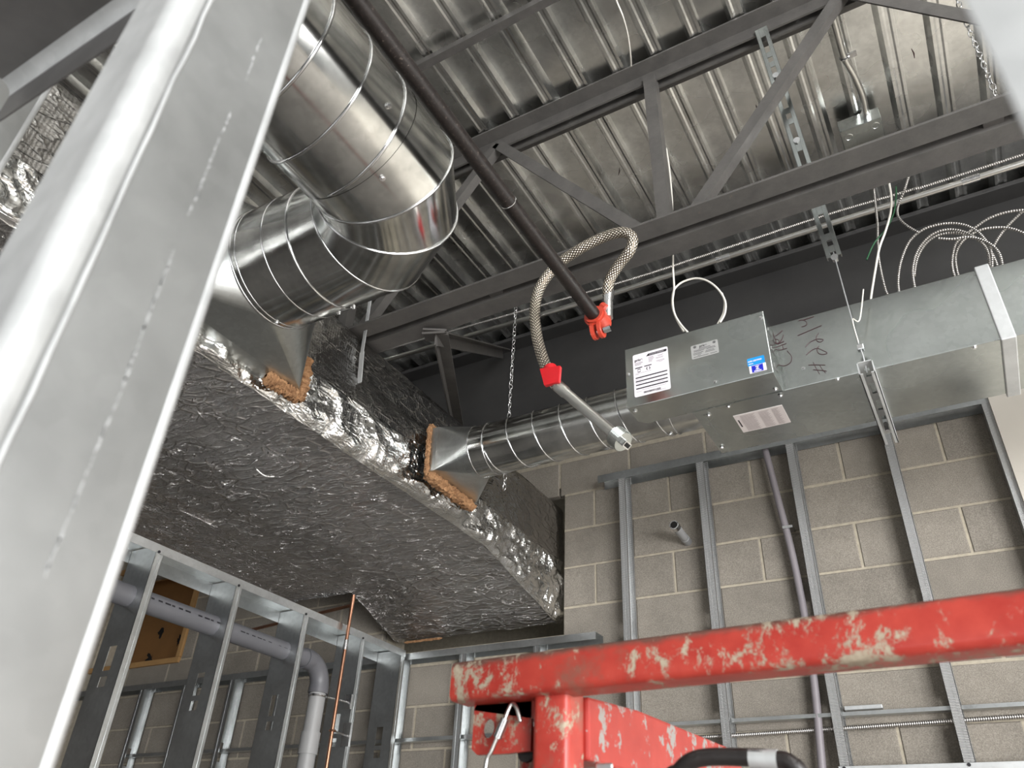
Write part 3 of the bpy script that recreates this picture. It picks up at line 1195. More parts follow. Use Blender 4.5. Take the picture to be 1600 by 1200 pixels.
# printed spec label on the underside
sp_ = MB()
q = [aZ(u, v, VZ0 - 0.0012) for u, v in ((1146, 652), (1207, 639), (1222, 667), (1163, 681))]
UL0, UL1 = -0.495, -0.345
ul = MB().box(UL0, UL1, 2.125, 2.237, VZ0 - 0.0012, VZ0).build('spec_label', 'paper', vt)
ul['label'] = 'pale printed label on the underside'
um = MB()
zu = VZ0 - 0.0015
for x0, x1 in ((-0.477, -0.432), (-0.420, -0.388), (-0.380, -0.358)):
    for k in range(22):
        y0 = 2.134 + k * 0.0045
        um.poly([(x0, y0, zu), (x0, y0 + 0.0022, zu), (x1 - (k * 7 % 5) * 0.002, y0 + 0.0022, zu), (x1 - (k * 7 % 5) * 0.002, y0, zu)])
um.build('small_print', 'grey_ink2', ul)
um = MB()
um.poly([(-0.489, 2.155, zu), (-0.489, 2.2, zu), (-0.485, 2.2, zu), (-0.485, 2.155, zu)])
um.build('print', 'ink', ul)

# marker writing, strokes on the face of the casing
ym = VY0 - 0.0008


def stroke(px, r=0.0011):
    pts = [aY(1200 + x / 8.575, 480 + y / 8.575, ym) for x, y in px]
    return spline(pts, 5)


wr_ = MB()
for px in ([(255, 585), (310, 650), (310, 720), (270, 765), (200, 785), (125, 765)],
           [(245, 485), (160, 515), (105, 535), (105, 560), (160, 572), (255, 548)], [(190, 500), (205, 565)],
           [(60, 330), (95, 430), (120, 490), (165, 480), (215, 455)], [(95, 430), (135, 435), (150, 470), (110, 492), (92, 460)], [(150, 478), (185, 430), (208, 370)],
           [(100, 385), (150, 350), (195, 310)],
           [(410, 180), (470, 172), (520, 205), (505, 245), (450, 262)], [(470, 172), (540, 150), (615, 125)],
           [(395, 382), (540, 320), (715, 245)],
           [(680, 345), (645, 400), (655, 450), (700, 465), (740, 440), (720, 428), (650, 430), (560, 470), (500, 535)],
           [(680, 520), (655, 570), (680, 620), (740, 632), (790, 612), (735, 580), (660, 550), (580, 580), (510, 640)],
           [(540, 775), (650, 772), (765, 775)], [(605, 838), (700, 845), (785, 855)], [(605, 735), (640, 810), (690, 895)], [(690, 770), (725, 830), (770, 880)]):
    wr_.tube(stroke(px), 0.0010, 5)
wr_.build('marker_writing', 'marker', vt)

# ================================================================== strut trapeze and wire
sx = -0.088
tr = thing('strut_channel', (sx, 2.2, 1.255), 'slotted galvanised strut channel slung under the air terminal box', 'strut')
SW, SH = 0.0206, 0.041
zt = VZ0 - 0.001
u = MB()
ya, yb2 = 1.995, 2.43
slots = [(2.03, 2.075), (2.115, 2.175), (2.215, 2.275), (2.315, 2.375)]
for s in (-1, 1):
    u.box(min(s * SW, s * (SW - 0.0025)) + sx, max(s * SW, s * (SW - 0.0025)) + sx, ya, yb2, zt - SH, zt)
    u.box(min(s * SW, s * (SW - 0.010)) + sx, max(s * SW, s * (SW - 0.010)) + sx, ya, yb2, zt - SH, zt - SH + 0.0025)
    u.box(min(s * 0.0065, s * SW) + sx, max(s * 0.0065, s * SW) + sx, ya, yb2, zt - 0.0025, zt)
yy = ya
for a, b in slots + [(yb2, yb2)]:
    u.box(sx - 0.0065, sx + 0.0065, yy, a, zt - 0.0025, zt)
    yy = b
u.build('channel', 'galv_white', tr)
MB().tube([(sx, 2.36, zt - 0.03), (sx, 2.36, zt - 0.002)], 0.006, 8).build('bolt', 'zinc', tr)

P1, P2 = Vector((-0.141, 1.772, 2.615)), Vector((-0.098, 2.0, 1.70))
hs = thing('slotted_hanger', P2, 'long slotted steel hanger strip reaching from the joist down toward the air terminal box', 'hanger')
d = (P2 - P1).normalized()
a = d.cross(-Y1).normalized()
b = d.cross(a)
hm = MB()
L = (P2 - P1).length
for s in (-1, 1):
    hm.sweep(rsq(0.013, 0.003, 0.0008, 1), P1 + a * s * 0.0145, P2 + a * s * 0.0145, a, b)
    hm.sweep(rsq(0.003, 0.02, 0.0008, 1), P1 + a * s * 0.0205 + b * 0.01, P2 + a * s * 0.0205 + b * 0.01, a, b)
t = 0.0
k = 0
while t < L:
    g = 0.022 if k % 3 else 0.04
    hm.sweep(rsq(0.018, 0.003, 0.0008, 1), P1 + d * t, P1 + d * min(L, t + g), a, b)
    t += g + (0.072 if k % 3 != 1 else 0.022)
    k += 1
hm.build('slotted_channel', 'galv_box', hs)
for t in (0.22, 0.5, 0.95):
    c_ = P1 + d * t
    MB().tube([c_ - b * 0.008, c_ + b * 0.012], 0.011, 8).build('bolt', 'zinc', hs)
wt = thing('hanger_wire', (sx, 2.02, 1.26), 'thin steel wire from the slotted hanger down to the strut channel, tail sticking up', 'wire')
MB().tube([P2 + Vector((0, 0, 0.04)), (sx - 0.004, 2.012, 1.375), (sx, 2.015, 1.33), (sx, 2.02, 1.275)], 0.0022, 6).build('cable', 'galv_white', wt, smooth=True)
MB().tube(spline([(sx - 0.003, 2.01, 1.375), (sx - 0.003, 2.0, 1.45), aY(1343, 500, 2.0), aY(1349, 452, 2.0)], 6), 0.002, 6).build('cable_tail', 'white_cable', wt, smooth=True)
MB().box(sx - 0.010, sx + 0.008, 2.005, 2.022, 1.348, 1.366).build('wire_clamp', 'zinc', wt, bevel=0.002)

# ================================================================== sprinkler line
px_, pz_, pr_ = -0.754, 1.467, 0.0205
sp = thing('sprinkler_pipe', (px_, 0.3, pz_ - pr_), 'black steel sprinkler pipe running overhead to a red grooved coupling', 'pipe')
MB().tube([(px_, -3.2, pz_), (px_, 1.665, pz_)], pr_, 24).build('pipe', 'black_pipe', sp, smooth='auto')
MB().ring((px_, 1.16, pz_), Y1, pr_ + 0.0006, 0.0012, 32).build('wire_tie', 'zinc', sp)
cp = MB()
cy0, cy1 = 1.660, 1.722
prof = []
for i in range(36):
    t = 2 * math.pi * i / 36
    prof.append((0.033 * math.cos(t), 0.033 * math.sin(t)))
for r_, y0, y1 in ((0.029, cy0, cy0 + 0.008), (0.034, cy0 + 0.008, cy1 - 0.010), (0.031, cy1 - 0.010, cy1)):
    cp.tube([(px_, y0, pz_), (px_, y1, pz_)], r_, 28)
cpo = cp.build('coupling', 'red_cast', sp, smooth='auto', bevel=0.0)
for s, dx in ((-1, -0.010), (1, 0.012)):
    lm = MB()
    o_ = [(0.026 * math.cos(R_(a)), 0.030 * math.sin(R_(a))) for a in range(0, 360, 30)]
    i_ = [(0.013 * math.cos(R_(a)), 0.016 * math.sin(R_(a))) for a in range(0, 360, 30)]
    cx = Vector((px_ + dx, 1.688, pz_ - 0.040))
    for xx in (-0.005, 0.005):
        for k in range(12):
            k2 = (k + 1) % 12
            f = [cx + Vector((xx, o_[k][0], o_[k][1])), cx + Vector((xx, o_[k2][0], o_[k2][1])), cx + Vector((xx, i_[k2][0], i_[k2][1])), cx + Vector((xx, i_[k][0], i_[k][1]))]
            lm.poly(f)
    lm.loft([cx + Vector((-0.005, p, q)) for p, q in o_], [cx + Vector((0.005, p, q)) for p, q in o_])
    lm.loft([cx + Vector((0.005, p, q)) for p, q in i_], [cx + Vector((-0.005, p, q)) for p, q in i_])
    lm.build('coupling_ear', 'red_cast', sp)
for s in (-1, 1):
    MB().tube([(px_ + 0.030, 1.688, pz_ + s * 0.030), (px_ + 0.016, 1.688, pz_ + s * 0.046)], 0.012, 10).build('coupling_ear', 'red_cast', sp) if s > 0 else None
MB().tube([(px_ - 0.022, 1.69, pz_ - 0.048), (px_ + 0.018, 1.69, pz_ - 0.046), (px_ + 0.019, 1.69, pz_ - 0.046), (px_ + 0.040, 1.692, pz_ - 0.043)], [0.006, 0.006, 0.0105, 0.0105], 8).build('bolt', 'zinc', sp)

YH = 1.62
hp = [aY(u, v, y) for u, v, y in ((950, 462, 1.70), (952, 440, 1.69), (966, 415, 1.67), (984, 392, 1.65), (988, 372, 1.64), (972, 363, 1.63), (940, 372, 1.63), (905, 390, 1.63),
                                  (870, 415, 1.64), (845, 447, 1.64), (836, 480, 1.63), (838, 520, 1.62), (848, 560, 1.61), (862, 592, 1.60), (872, 604, 1.595))]
ht = thing('flexible_hose', aY(860, 590, 1.6), 'braided steel sprinkler hose looped over the black pipe with a threaded nut at its end', 'hose')
MB().tube(spline(hp, 10), 0.0168, 20).build('braided_sleeve', 'braid', ht, smooth=True)
MB().tube([aY(950, 497, 1.70), aY(950, 474, 1.70), aY(950, 473, 1.70), aY(950.5, 462, 1.70), aY(951, 455, 1.70)], [0.015, 0.0155, 0.0135, 0.0165, 0.0172], 20).build('end_fitting', 'zinc', ht, smooth='auto')
t0, t1 = aY(868, 600, 1.597), aY(966, 684, 1.575)
dd = (t1 - t0).normalized()
MB().tube([t0, t0 + dd * 0.05, t0 + dd * 0.055, t1 - dd * 0.005], [0.0172, 0.0172, 0.0148, 0.0148], 20).build('metal_tube', 'emt', ht, smooth='auto')
nt = MB()
npts, nr = [], []
for i in range(13):
    npts.append(t1 - dd * 0.012 + dd * 0.0028 * i)
    nr.append(0.028 if i % 2 else 0.0258)
nt.tube(npts, nr, 24)
nt.build('threaded_nut', 'galv_box', ht)
a_, b_ = basis(dd)
gq = MB()
e0 = t1 + dd * 0.022
gq.sweep(rsq(0.026, 0.017, 0.002, 1), e0, e0 + dd * 0.016, a_, b_)
gq.build('outlet', 'zinc', ht)
MB().sweep(rsq(0.020, 0.011, 0.001, 1), e0 + dd * 0.014, e0 + dd * 0.0165, a_, b_).build('outlet_bore', 'dark_hole', ht)
# red plastic tag wrapped on the hose
c0 = aY(862, 583, 1.60)
td = (hp[-1] - hp[-4]).normalized()
ta, tb = basis(td)
MB().tube([c0 - td * 0.020, c0 + td * 0.004], 0.0205, 18, caps=True).build('red_collar', 'red_tag', ht, smooth='auto')
tq = [aY(u, v, 1.572) for u, v in ((843, 576), (875, 571), (873, 596), (850, 602))]
mt = MB()
bk_ = [p + Vector((0, 0.012, 0)) for p in tq]
mt.quad_box([tq[3], tq[2], bk_[2], bk_[3], tq[0], tq[1], bk_[1], bk_[0]])
mt.build('red_tag', 'red_tag', ht, bevel=0.001)

# ================================================================== cables
def cable(name, pix, mat, r, label, cat, group=None, n=8):
    pts = spline([aY(*p) for p in pix], n)
    return tag(MB().tube(pts, r, 8).build(name, mat, smooth=True), label, cat, group)


t_ = thing('white_cable', aY(1060, 500, 1.98), 'white control cable hanging in one loop above the control box', 'cable')
c9 = lambda pts, y: [(960 + a / 5, 280 + b / 5, y) for a, b in pts]
up = spline([aY(1041, 232, 1.99), aY(1046, 265, 1.985), aY(1050, 312, 1.98), aY(1051, 360, 1.975)] + [aY(*p) for p in c9([(458, 590), (458, 700), (466, 850), (455, 950), (470, 1050), (515, 1130), (572, 1195)], 1.97)], 8)
MB().tube(up, 0.0035, 8).build('cable_run', 'white_cable', t_, smooth=True)
lp = spline([aY(*p) for p in c9([(540, 1190), (480, 1080), (452, 980), (460, 880), (500, 825), (560, 792), (640, 775), (715, 790), (785, 835), (840, 900), (868, 970), (862, 1050), (825, 1120)], 1.985)], 8)
MB().tube(lp, 0.0035, 8).build('cable_loop', 'white_cable', t_, smooth=True)
lp = spline([aY(*p) for p in c9([(840, 890), (860, 960), (850, 1050), (805, 1135)], 1.99)], 8)
MB().tube(lp, 0.0032, 8).build('cable_end', 'white_cable', t_, smooth=True)

cable('hanging_wire', [(957, -25, 1.36), (963, 0, 1.42), (973, 25, 1.47), (981, 55, 1.55), (985, 85, 1.63), (986, 104, 1.69)], 'white_cable', 0.003,
      'thin white wire dangling from the deck at the top middle, ending behind the joist', 'wire')
c8 = lambda pts, y: [(1280 + a / 5, 180 + b / 5, y) for a, b in pts]
cable('white_wire', c8([(545, 470), (545, 520), (563, 640), (557, 760), (520, 900), (470, 1040), (440, 1200), (405, 1420), (400, 1520)], 2.12), 'white_cable', 0.0035,
      'white wire curving down from the joist to the duct top beside the green wire', 'wire')
cable('green_wire', c8([(600, 560), (600, 640), (580, 770), (520, 890), (430, 1000), (370, 1130)], 2.13), 'green_wire', 0.0026,
      'dark green wire hanging loose over the dark steel beam', 'wire')
cable('grey_cable', c8([(405, 500), (425, 570), (440, 700), (455, 850), (458, 1000), (470, 1150), (520, 1370), (580, 1460)], 2.3), 'mc', 0.004,
      'thin grey armoured cable hanging behind the white wire, left of the cable coil', 'cable')
c7 = lambda pts, y: [(1380 + a / 7.2727, 300 + b / 7.2727, y) for a, b in pts]
t_ = thing('cable_coil', aY(1470, 445, 2.25), 'coil of armoured cable standing on the duct, its feed dropping from the deck', 'cable')
for pts, y in (([(185, 1180), (170, 1000), (205, 780), (300, 560), (450, 430), (620, 372), (790, 355), (940, 380), (1060, 440), (1140, 520), (1205, 610), (1235, 720), (1238, 860)], 2.25),
               ([(365, 1130), (335, 900), (370, 720), (450, 580), (560, 480), (690, 432), (830, 430), (950, 465), (1050, 520), (1130, 590), (1190, 690), (1215, 870)], 2.27),
               ([(352, 960), (375, 800), (420, 680), (500, 570), (600, 500), (720, 468), (840, 465), (960, 490), (1080, 545), (1160, 620), (1200, 720)], 2.285),
               ([(620, 525), (780, 535), (950, 512), (1100, 535), (1230, 600), (1320, 700), (1360, 850)], 2.24)):
    MB().tube(spline([aY(*p) for p in c7(pts, y)], 8), 0.0042, 8).build('cable_turn', 'mc', t_, smooth=True)
MB().tube(spline([aY(*p) for p in ([(1421, 272, 2.2), (1418, 282, 2.2), (1412, 300, 2.2)] + c7([(178, 130), (160, 230), (190, 310), (280, 390), (410, 465)], 2.22))], 8), 0.0042, 8).build('cable_feed', 'mc', t_, smooth=True)
t_ = thing('cable_coil', aY(1500, 440, 2.3), 'smaller looser armoured cable coil at the right edge, behind the other coil', 'cable')
for pts, y in (([(830, 1010), (790, 880), (785, 760), (820, 600), (900, 510), (1050, 400), (1200, 300), (1400, 230), (1600, 205), (1750, 215)], 2.32),
               ([(870, 1010), (830, 850), (825, 720), (870, 600), (970, 500), (1110, 430), (1250, 405), (1400, 405), (1520, 435), (1650, 490)], 2.33),
               ([(1240, 640), (1330, 490), (1440, 360), (1590, 215), (1700, 120)], 2.34), ([(1240, 700), (1290, 820), (1300, 900)], 2.34)):
    MB().tube(spline([aY(*p) for p in c7(pts, y)], 8), 0.0042, 8).build('cable_turn', 'mc', t_, smooth=True)

# conduit and cable in front of the beam
t_ = thing('conduit', (-0.9, 2.6, 2.365), 'long bright metal conduit running past the top of the dark beam', 'conduit')
MB().tube([(-3.2, 2.6, 2.455), (-2.26, 2.6, 2.42), (-1.07, 2.6, 2.382), (-0.13, 2.6, 2.383), (0.9, 2.6, 2.376), (4.2, 2.6, 2.38)], 0.0125, 14).build('tube', 'emt', t_, smooth=True)
for x in (-0.56, 0.40):
    z = 2.383 if x < 0 else 2.380
    MB().tube([(x - 0.03, 2.6, z), (x + 0.03, 2.6, z)], 0.0155, 14).build('coupling', 'zinc', t_, smooth='auto')
tag(MB().tube(spline([(-3.2, 2.56, 2.49), (-2.2, 2.56, 2.45), (-1.073, 2.56, 2.398), (-0.6, 2.57, 2.405), (-0.14, 2.58, 2.418), (0.2, 2.58, 2.405), (0.62, 2.58, 2.40), (4.2, 2.58, 2.41)], 8), 0.0055, 8)
    .build('armoured_cable', 'mc', smooth=True), 'thin armoured cable strung just above the long metal conduit', 'cable')

# junction box on the deck with its conduit
t_ = thing('junction_box', (0.09, 2.40, 2.60), 'pale steel junction box fixed under the deck behind the joist chord', 'electrical box')
MB().box(0.012, 0.166, 2.345, 2.50, 2.60, 2.665).build('box', 'galv_box', t_, bevel=0.003)
for x, y in ((0.04, 2.385), (0.14, 2.375), (0.09, 2.46)):
    MB().ring((x, y, 2.599), Z1, 0.014, 0.0012, 20, 5).build('knockout', 'galv_deck', t_)
t_ = thing('bent_conduit', (0.09, 2.0, 2.60), 'short bent metal conduit strapped to the deck, entering the junction box', 'conduit')
MB().tube(spline([(0.088, 1.80, 2.63), (0.090, 1.95, 2.632), (0.094, 2.05, 2.634), (0.112, 2.15, 2.634), (0.122, 2.25, 2.632), (0.118, 2.335, 2.630)], 8), 0.0125, 12).build('tube', 'emt', t_, smooth=True)
MB().tube([(0.118, 2.318, 2.630), (0.118, 2.35, 2.630)], 0.0175, 8).build('connector', 'zinc', t_)
MB().ring((0.0935, 2.04, 2.634), Y1, 0.0145, 0.004, 18, 6).build('strap', 'zinc', t_)
MB().box(0.105, 0.135, 2.03, 2.05, 2.628, 2.636).build('strap_tab', 'zinc', t_)


# ================================================================== chains
def chain(p_top, p_bot, label, Lk, r, group='hanger chains'):
    p_top, p_bot = Vector(p_top), Vector(p_bot)
    t_ = thing('hanger_chain', p_bot, label, 'chain', group)
    n = int((p_top - p_bot).length / (Lk * 1.62))
    first = None
    for i in range(n):
        c = p_bot + (p_top - p_bot) * ((i + 0.5) / n)
        if first is None:
            pts = []
            for k in range(16):
                t = 2 * math.pi * k / 16
                wd = 0.46 * Lk * (1 - 0.55 * abs(math.sin(t)) ** 6)
                pts.append(c + Vector((math.cos(t) * wd, 0.10 * Lk * math.sin(2 * t), math.sin(t) * Lk)))
            first = MB().tube(pts, r, 6, closed=True).build('link', 'zinc', t_, smooth=True)
            c0_ = c
            me = first.data
            loc = c - p_bot
            me.transform(Matrix.Translation(-loc))
            first.location = loc
        else:
            copy_part(first, t_, c - c0_, (random.uniform(-0.25, 0.25), random.uniform(-0.2, 0.2), R_(80) * (i % 2) + random.uniform(-0.4, 0.4)))
    return t_


ct = aY(1497, 0, 1.985)
chain((ct.x, 1.99, 2.665), (0.445, 1.99, 1.93), 'zinc twisted link chain hanging from the deck at the upper right', 0.0165, 0.0022)
chain((-1.408, 2.285, 2.40), (-1.418, 2.285, 1.305), 'zinc chain hanging behind the spiral branch duct with its tail below it', 0.014, 0.0019)
t_ = thing('duct_strap', (-1.745, 1.74, 1.6), 'thin galvanised strap hanging from above onto the side of the foil wrapped duct', 'strap')
MB().sweep(rsq(0.016, 0.003, 0.001, 1), (-1.735, 1.70, 2.66), (-1.742, 1.742, 1.70), X1, Y1).build('strap', 'galv_white', t_)
MB().sweep(rsq(0.022, 0.003, 0.001, 1), (-1.742, 1.742, 1.70), (-1.74, 1.755, 1.57), X1, Y1).build('strap_foot', 'galv_white', t_)


# ================================================================== steel stud framing
def stud_mesh(name, mat, parent, x, y, z0, z1, depth, flange, axis, face_mat='knurl', holes=(), th=0.0012, wdt=0.038):
    # axis 'x': web lies in an X-Z plane at y (a partition running along Y); axis 'y': web in a Y-Z plane at x
    def pt(a, b, z):
        return (x + a, y + b, z) if axis == 'x' else (x + b, y + a, z)
    # a runs across the wall (depth), b runs along the wall (flange)
    def bx(mb, a0, a1, b0, b1, za, zb2):
        p = [pt(a0, b0, za), pt(a1, b0, za), pt(a1, b1, za), pt(a0, b1, za), pt(a0, b0, zb2), pt(a1, b0, zb2), pt(a1, b1, zb2), pt(a0, b1, zb2)]
        mb.quad_box(p)
    sg = 1 if depth > 0 else -1
    D = abs(depth)
    web = MB()
    m0, m1 = D / 2 - wdt / 2, D / 2 + wdt / 2
    bx(web, 0, sg * m0, 0, th * flange / abs(flange), z0, z1)
    bx(web, sg * m1, sg * D, 0, th * flange / abs(flange), z0, z1)
    zz = z0
    for h0, h1 in sorted(holes) + [(z1, z1)]:
        bx(web, sg * m0, sg * m1, 0, th * flange / abs(flange), zz, h0)
        zz = h1
    w_ = web.build('web', mat, parent)
    f = MB()
    fs = flange / abs(flange)
    F = abs(flange)
    for a0, a1 in ((0, th), (D - th, D)):
        near = a0 == 0
        for b0, b1, inset in ((0, 0.38 * F, 0), (0.38 * F, 0.62 * F, 0.0015), (0.62 * F, F, 0)):
            off = inset if near else -inset
            bx(f, sg * (a0 + off), sg * (a1 + off), fs * b0, fs * b1, z0, z1)
    for a0, a1 in ((0, 0.007), (D - 0.007, D)):
        bx(f, sg * a0, sg * a1, fs * (F - th), fs * F, z0, z1)
    fl_ = f.build('flange', face_mat, parent)
    return w_, fl_


def frame_stud(par, x, y, z0, z1, depth, flange, axis, face_mat='knurl', holes=(), mat='galv_stud', wdt=0.038):
    # one stud is one part; its web and flanges are sub-parts
    e = bpy.data.objects.new('stud', None)
    e.empty_display_size = 0.02
    C.objects.link(e)
    e.parent = par
    base = Vector((x, y, z0 + H))
    e.location = base - WORLD[par.name]
    WORLD[e.name] = base
    stud_mesh('stud', mat, e, x, y, z0, z1, depth, flange, axis, face_mat, holes, wdt=wdt)
    return e


def keyholes(z0, zs):
    out = []
    for z in zs:
        out += [(z, z + 0.085), (z - 0.055, z - 0.02)]
    return sorted(out)


# partition under the duct, running away from the camera
PX, PD = -2.60, 0.152
pt_ = thing('stud_partition', (PX - PD / 2, 2.3, -1.6), 'galvanised steel stud partition with open bays under the foil wrapped duct', 'partition')
PTOP = 1.075
PY = [1.328, 1.734, 2.137, 2.543, 2.948]
for y in PY:
    frame_stud(pt_, PX, y, -1.595, PTOP - 0.004, -PD, 0.034, 'x', 'galv_stud', keyholes(0, (0.62, -0.55)), wdt=0.04)
frame_stud(pt_, PX, 3.27, -1.595, PTOP - 0.004, -PD, 0.034, 'x', 'galv_stud', keyholes(0, (0.62, -0.55)), wdt=0.04)
tm = MB()
tm.box(PX - PD - 0.002, PX + 0.002, 0.4, 3.305, PTOP, PTOP + 0.0015)
tm.box(PX + 0.0005, PX + 0.002, 0.4, 3.305, PTOP - 0.032, PTOP)
tm.box(PX - PD - 0.002, PX - PD - 0.0005, 0.4, 3.305, PTOP - 0.05, PTOP)
tm.build('top_track', 'galv_stud', pt_)
for y in PY:
    c_ = Vector((PX + 0.002, y + 0.010, PTOP - 0.026))
    MB().tube([c_, c_ + Vector((0.003, 0, 0))], 0.0055, 8).build('screw', 'ink', pt_)
tk = MB().box(PX - PD, PX, 0.4, 3.3, -1.6, -1.597)
tk.build('bottom_track', 'galv_stud', pt_)

# lower furring against the block wall
FY, FD = 3.325, 0.082
ft = thing('lower_wall_framing', (-3.2, FY, -1.6), 'low steel stud framing against the block wall, its top track just under the big duct', 'wall framing')
LTOP = 1.066
for x in (-4.69, -4.285, -3.88, -3.475, -3.07, -2.655, -2.255):
    frame_stud(ft, x - 0.02, FY, -1.59, LTOP - 0.003, FD, 0.04, 'y', 'galv_stud', [(0.60, 0.70)])
frame_stud(ft, -1.853, FY, -1.59, LTOP - 0.003, FD, 0.034, 'y', 'galv_stud', [(0.60, 0.70)])
tm = MB()
tm.box(-5.6, -1.525, FY - 0.002, FY + FD, LTOP, LTOP + 0.0015).box(-5.6, -1.525, FY - 0.002, FY - 0.0005, LTOP - 0.032, LTOP).box(-5.6, -1.525, FY + FD - 0.001, FY + FD, LTOP - 0.032, LTOP)
tm.build('top_track', 'galv_stud', ft)
MB().box(-4.7, -1.50, FY + 0.022, FY + 0.060, 0.645, 0.662).build('bridging_channel', 'galv_stud', ft)

# taller furring at the right
rt_ = thing('tall_wall_framing', (-0.5, FY, -1.6), 'tall steel furring studs and top track fixed to the block wall at the right', 'wall framing')
RTOP = 1.862
for x in (-1.388, -0.982, -0.556, -0.150, 0.246):
    frame_stud(rt_, x, FY, -1.59, RTOP - 0.003, FD, 0.036, 'y', 'knurl', [(0.60, 0.70), (1.05, 1.11)])
tm = MB()
tm.box(-1.50, 0.29, FY - 0.002, FY + FD, RTOP, RTOP + 0.0015).box(-1.50, 0.29, FY - 0.002, FY - 0.0005, RTOP - 0.04, RTOP).box(-1.50, 0.29, FY + FD - 0.001, FY + FD, RTOP - 0.04, RTOP)
tm.build('top_track', 'galv_stud', rt_)
MB().box(-1.50, 1.2, FY + 0.022, FY + 0.060, 0.650, 0.664).build('bridging_channel', 'galv_stud', rt_)
MB().sweep(rsq(0.15, 0.003, 0.001, 1), (-0.56, FY - 0.004, 0.40), (1.5, FY - 0.004, 0.40), Z1, Y1).build('backing_strip', 'galv_white', rt_)
for x in (-0.54, -0.135):
    MB().tube([(x, FY - 0.0055, 0.468), (x, FY - 0.009, 0.468)], 0.006, 8).build('screw', 'ink', rt_)
tag(MB().tube([(-1.60, 3.372, 0.60), (-0.95, 3.374, 0.606), (-0.5, 3.372, 0.612), (0.07, 3.372, 0.622), (1.2, 3.37, 0.63)], 0.008, 10).build('armoured_cable', 'mc', smooth=True),
    'armoured cable running level through the tall studs low on the block wall', 'cable')
tag(MB().box(-0.512, -0.376, 3.372, 3.40, 0.675, 0.690).build('metal_offcut', 'galv_white', bevel=0.002), 'short bright metal offcut lying on the level channel at the lower right', 'offcut')
gp_ = [(-0.664, 3.375, 2.0), (-0.658, 3.365, 1.88), (-0.634, 3.362, 1.60), (-0.610, 3.362, 1.33), (-0.600, 3.362, 1.08), (-0.603, 3.362, 0.80), (-0.625, 3.362, 0.48), (-0.66, 3.37, 0.0), (-0.70, 3.37, -1.2)]
t_ = thing('grey_flexible_conduit', gp_[-1], 'purple grey plastic conduit running down the block wall beside a tall stud', 'conduit')
MB().tube(spline(gp_, 8), 0.0155, 12).build('tube', 'conduit_grey', t_, smooth=True)
MB().box(-0.628, -0.585, 3.34, 3.40, 1.425, 1.437).build('clip', 'zinc', t_)
# pipe stub in the block wall
s0, s1 = Vector((-1.082, 3.42, 1.467)), aY(1053, 820, 3.22)
dd = (s1 - s0).normalized()
t_ = thing('pipe_stub', s0, 'short grey pipe stub poking out of the block wall between two tall studs', 'pipe')
MB().tube([s0 - dd * 0.02, s0 + dd * 0.05, s0 + dd * 0.051, s1 - dd * 0.03], [0.021, 0.021, 0.019, 0.0205], 16).build('tube', 'pvc_light', t_, smooth='auto')
MB().tube([s1 - dd * 0.03, s1, s1 + dd * 0.0005, s1 - dd * 0.03], [0.022, 0.022, 0.018, 0.017], 16, caps=True).build('end_sleeve', 'zinc', t_, smooth='auto')
MB().cyl(s1 - dd * 0.001, s1 + dd * 0.001, 0.0165, 16).build('open_end', 'dark_hole', t_)

# ================================================================== plumbing in the partition
t_ = thing('drain_pipe', (-2.68, 2.8, -1.55), 'grey plastic drain pipe through the partition studs, turning down at an elbow', 'pipe')
dx_ = -2.68
MB().tube([(dx_, 0.7, 0.878), (dx_, 2.70, 0.893)], 0.040, 24).build('level_pipe', 'pvc', t_, smooth='auto')
el = [(dx_, 2.672, 0.893), (dx_, 2.70, 0.893)] + [(dx_, 2.70 + 0.10 * math.sin(R_(a)), 0.793 + 0.10 * math.cos(R_(a))) for a in range(10, 90, 10)] + [(dx_, 2.80, 0.793), (dx_, 2.80, 0.765)]
MB().tube(el, [0.0455] * 2 + [0.043] * (len(el) - 4) + [0.0455] * 2, 24).build('elbow', 'pvc', t_, smooth='auto')
MB().tube([(dx_, 2.80, -1.55), (dx_, 2.80, 0.77)], 0.0375, 24).build('down_pipe', 'pvc_light', t_, smooth='auto')
MB().tube([(dx_, 2.80, 0.51), (dx_, 2.80, 0.60)], 0.043, 24).build('coupling', 'pvc_light', t_, smooth='auto')
MB().ring((dx_, 2.80, 0.752), Z1, 0.0405, 0.006, 28).build('pipe_clamp', 'zinc', t_)
MB().tube([(dx_ + 0.035, 2.83, 0.752), (dx_ + 0.07, 2.945, 0.75)], 0.004, 6).build('clamp_rod', 'zinc', t_)
MB().box(dx_ + 0.045, dx_ + 0.085, 2.935, 2.947, 0.72, 0.785).build('clamp_bracket', 'zinc', t_)
pr2 = MB()
for k in range(26):
    y0 = 1.80 + k * 0.032
    if k % 7 == 6:
        continue
    a0 = R_(8)
    pts = []
    for yy_, aa in ((y0, a0), (y0 + 0.014 + 0.006 * (k % 3), a0), (y0 + 0.014 + 0.006 * (k % 3), a0 + 0.16), (y0, a0 + 0.16)):
        pts.append((dx_ + 0.0406 * math.cos(aa), yy_, 0.886 + 0.0406 * math.sin(aa)))
    pr2.poly(pts)
pr2.build('print', 'ink', t_)

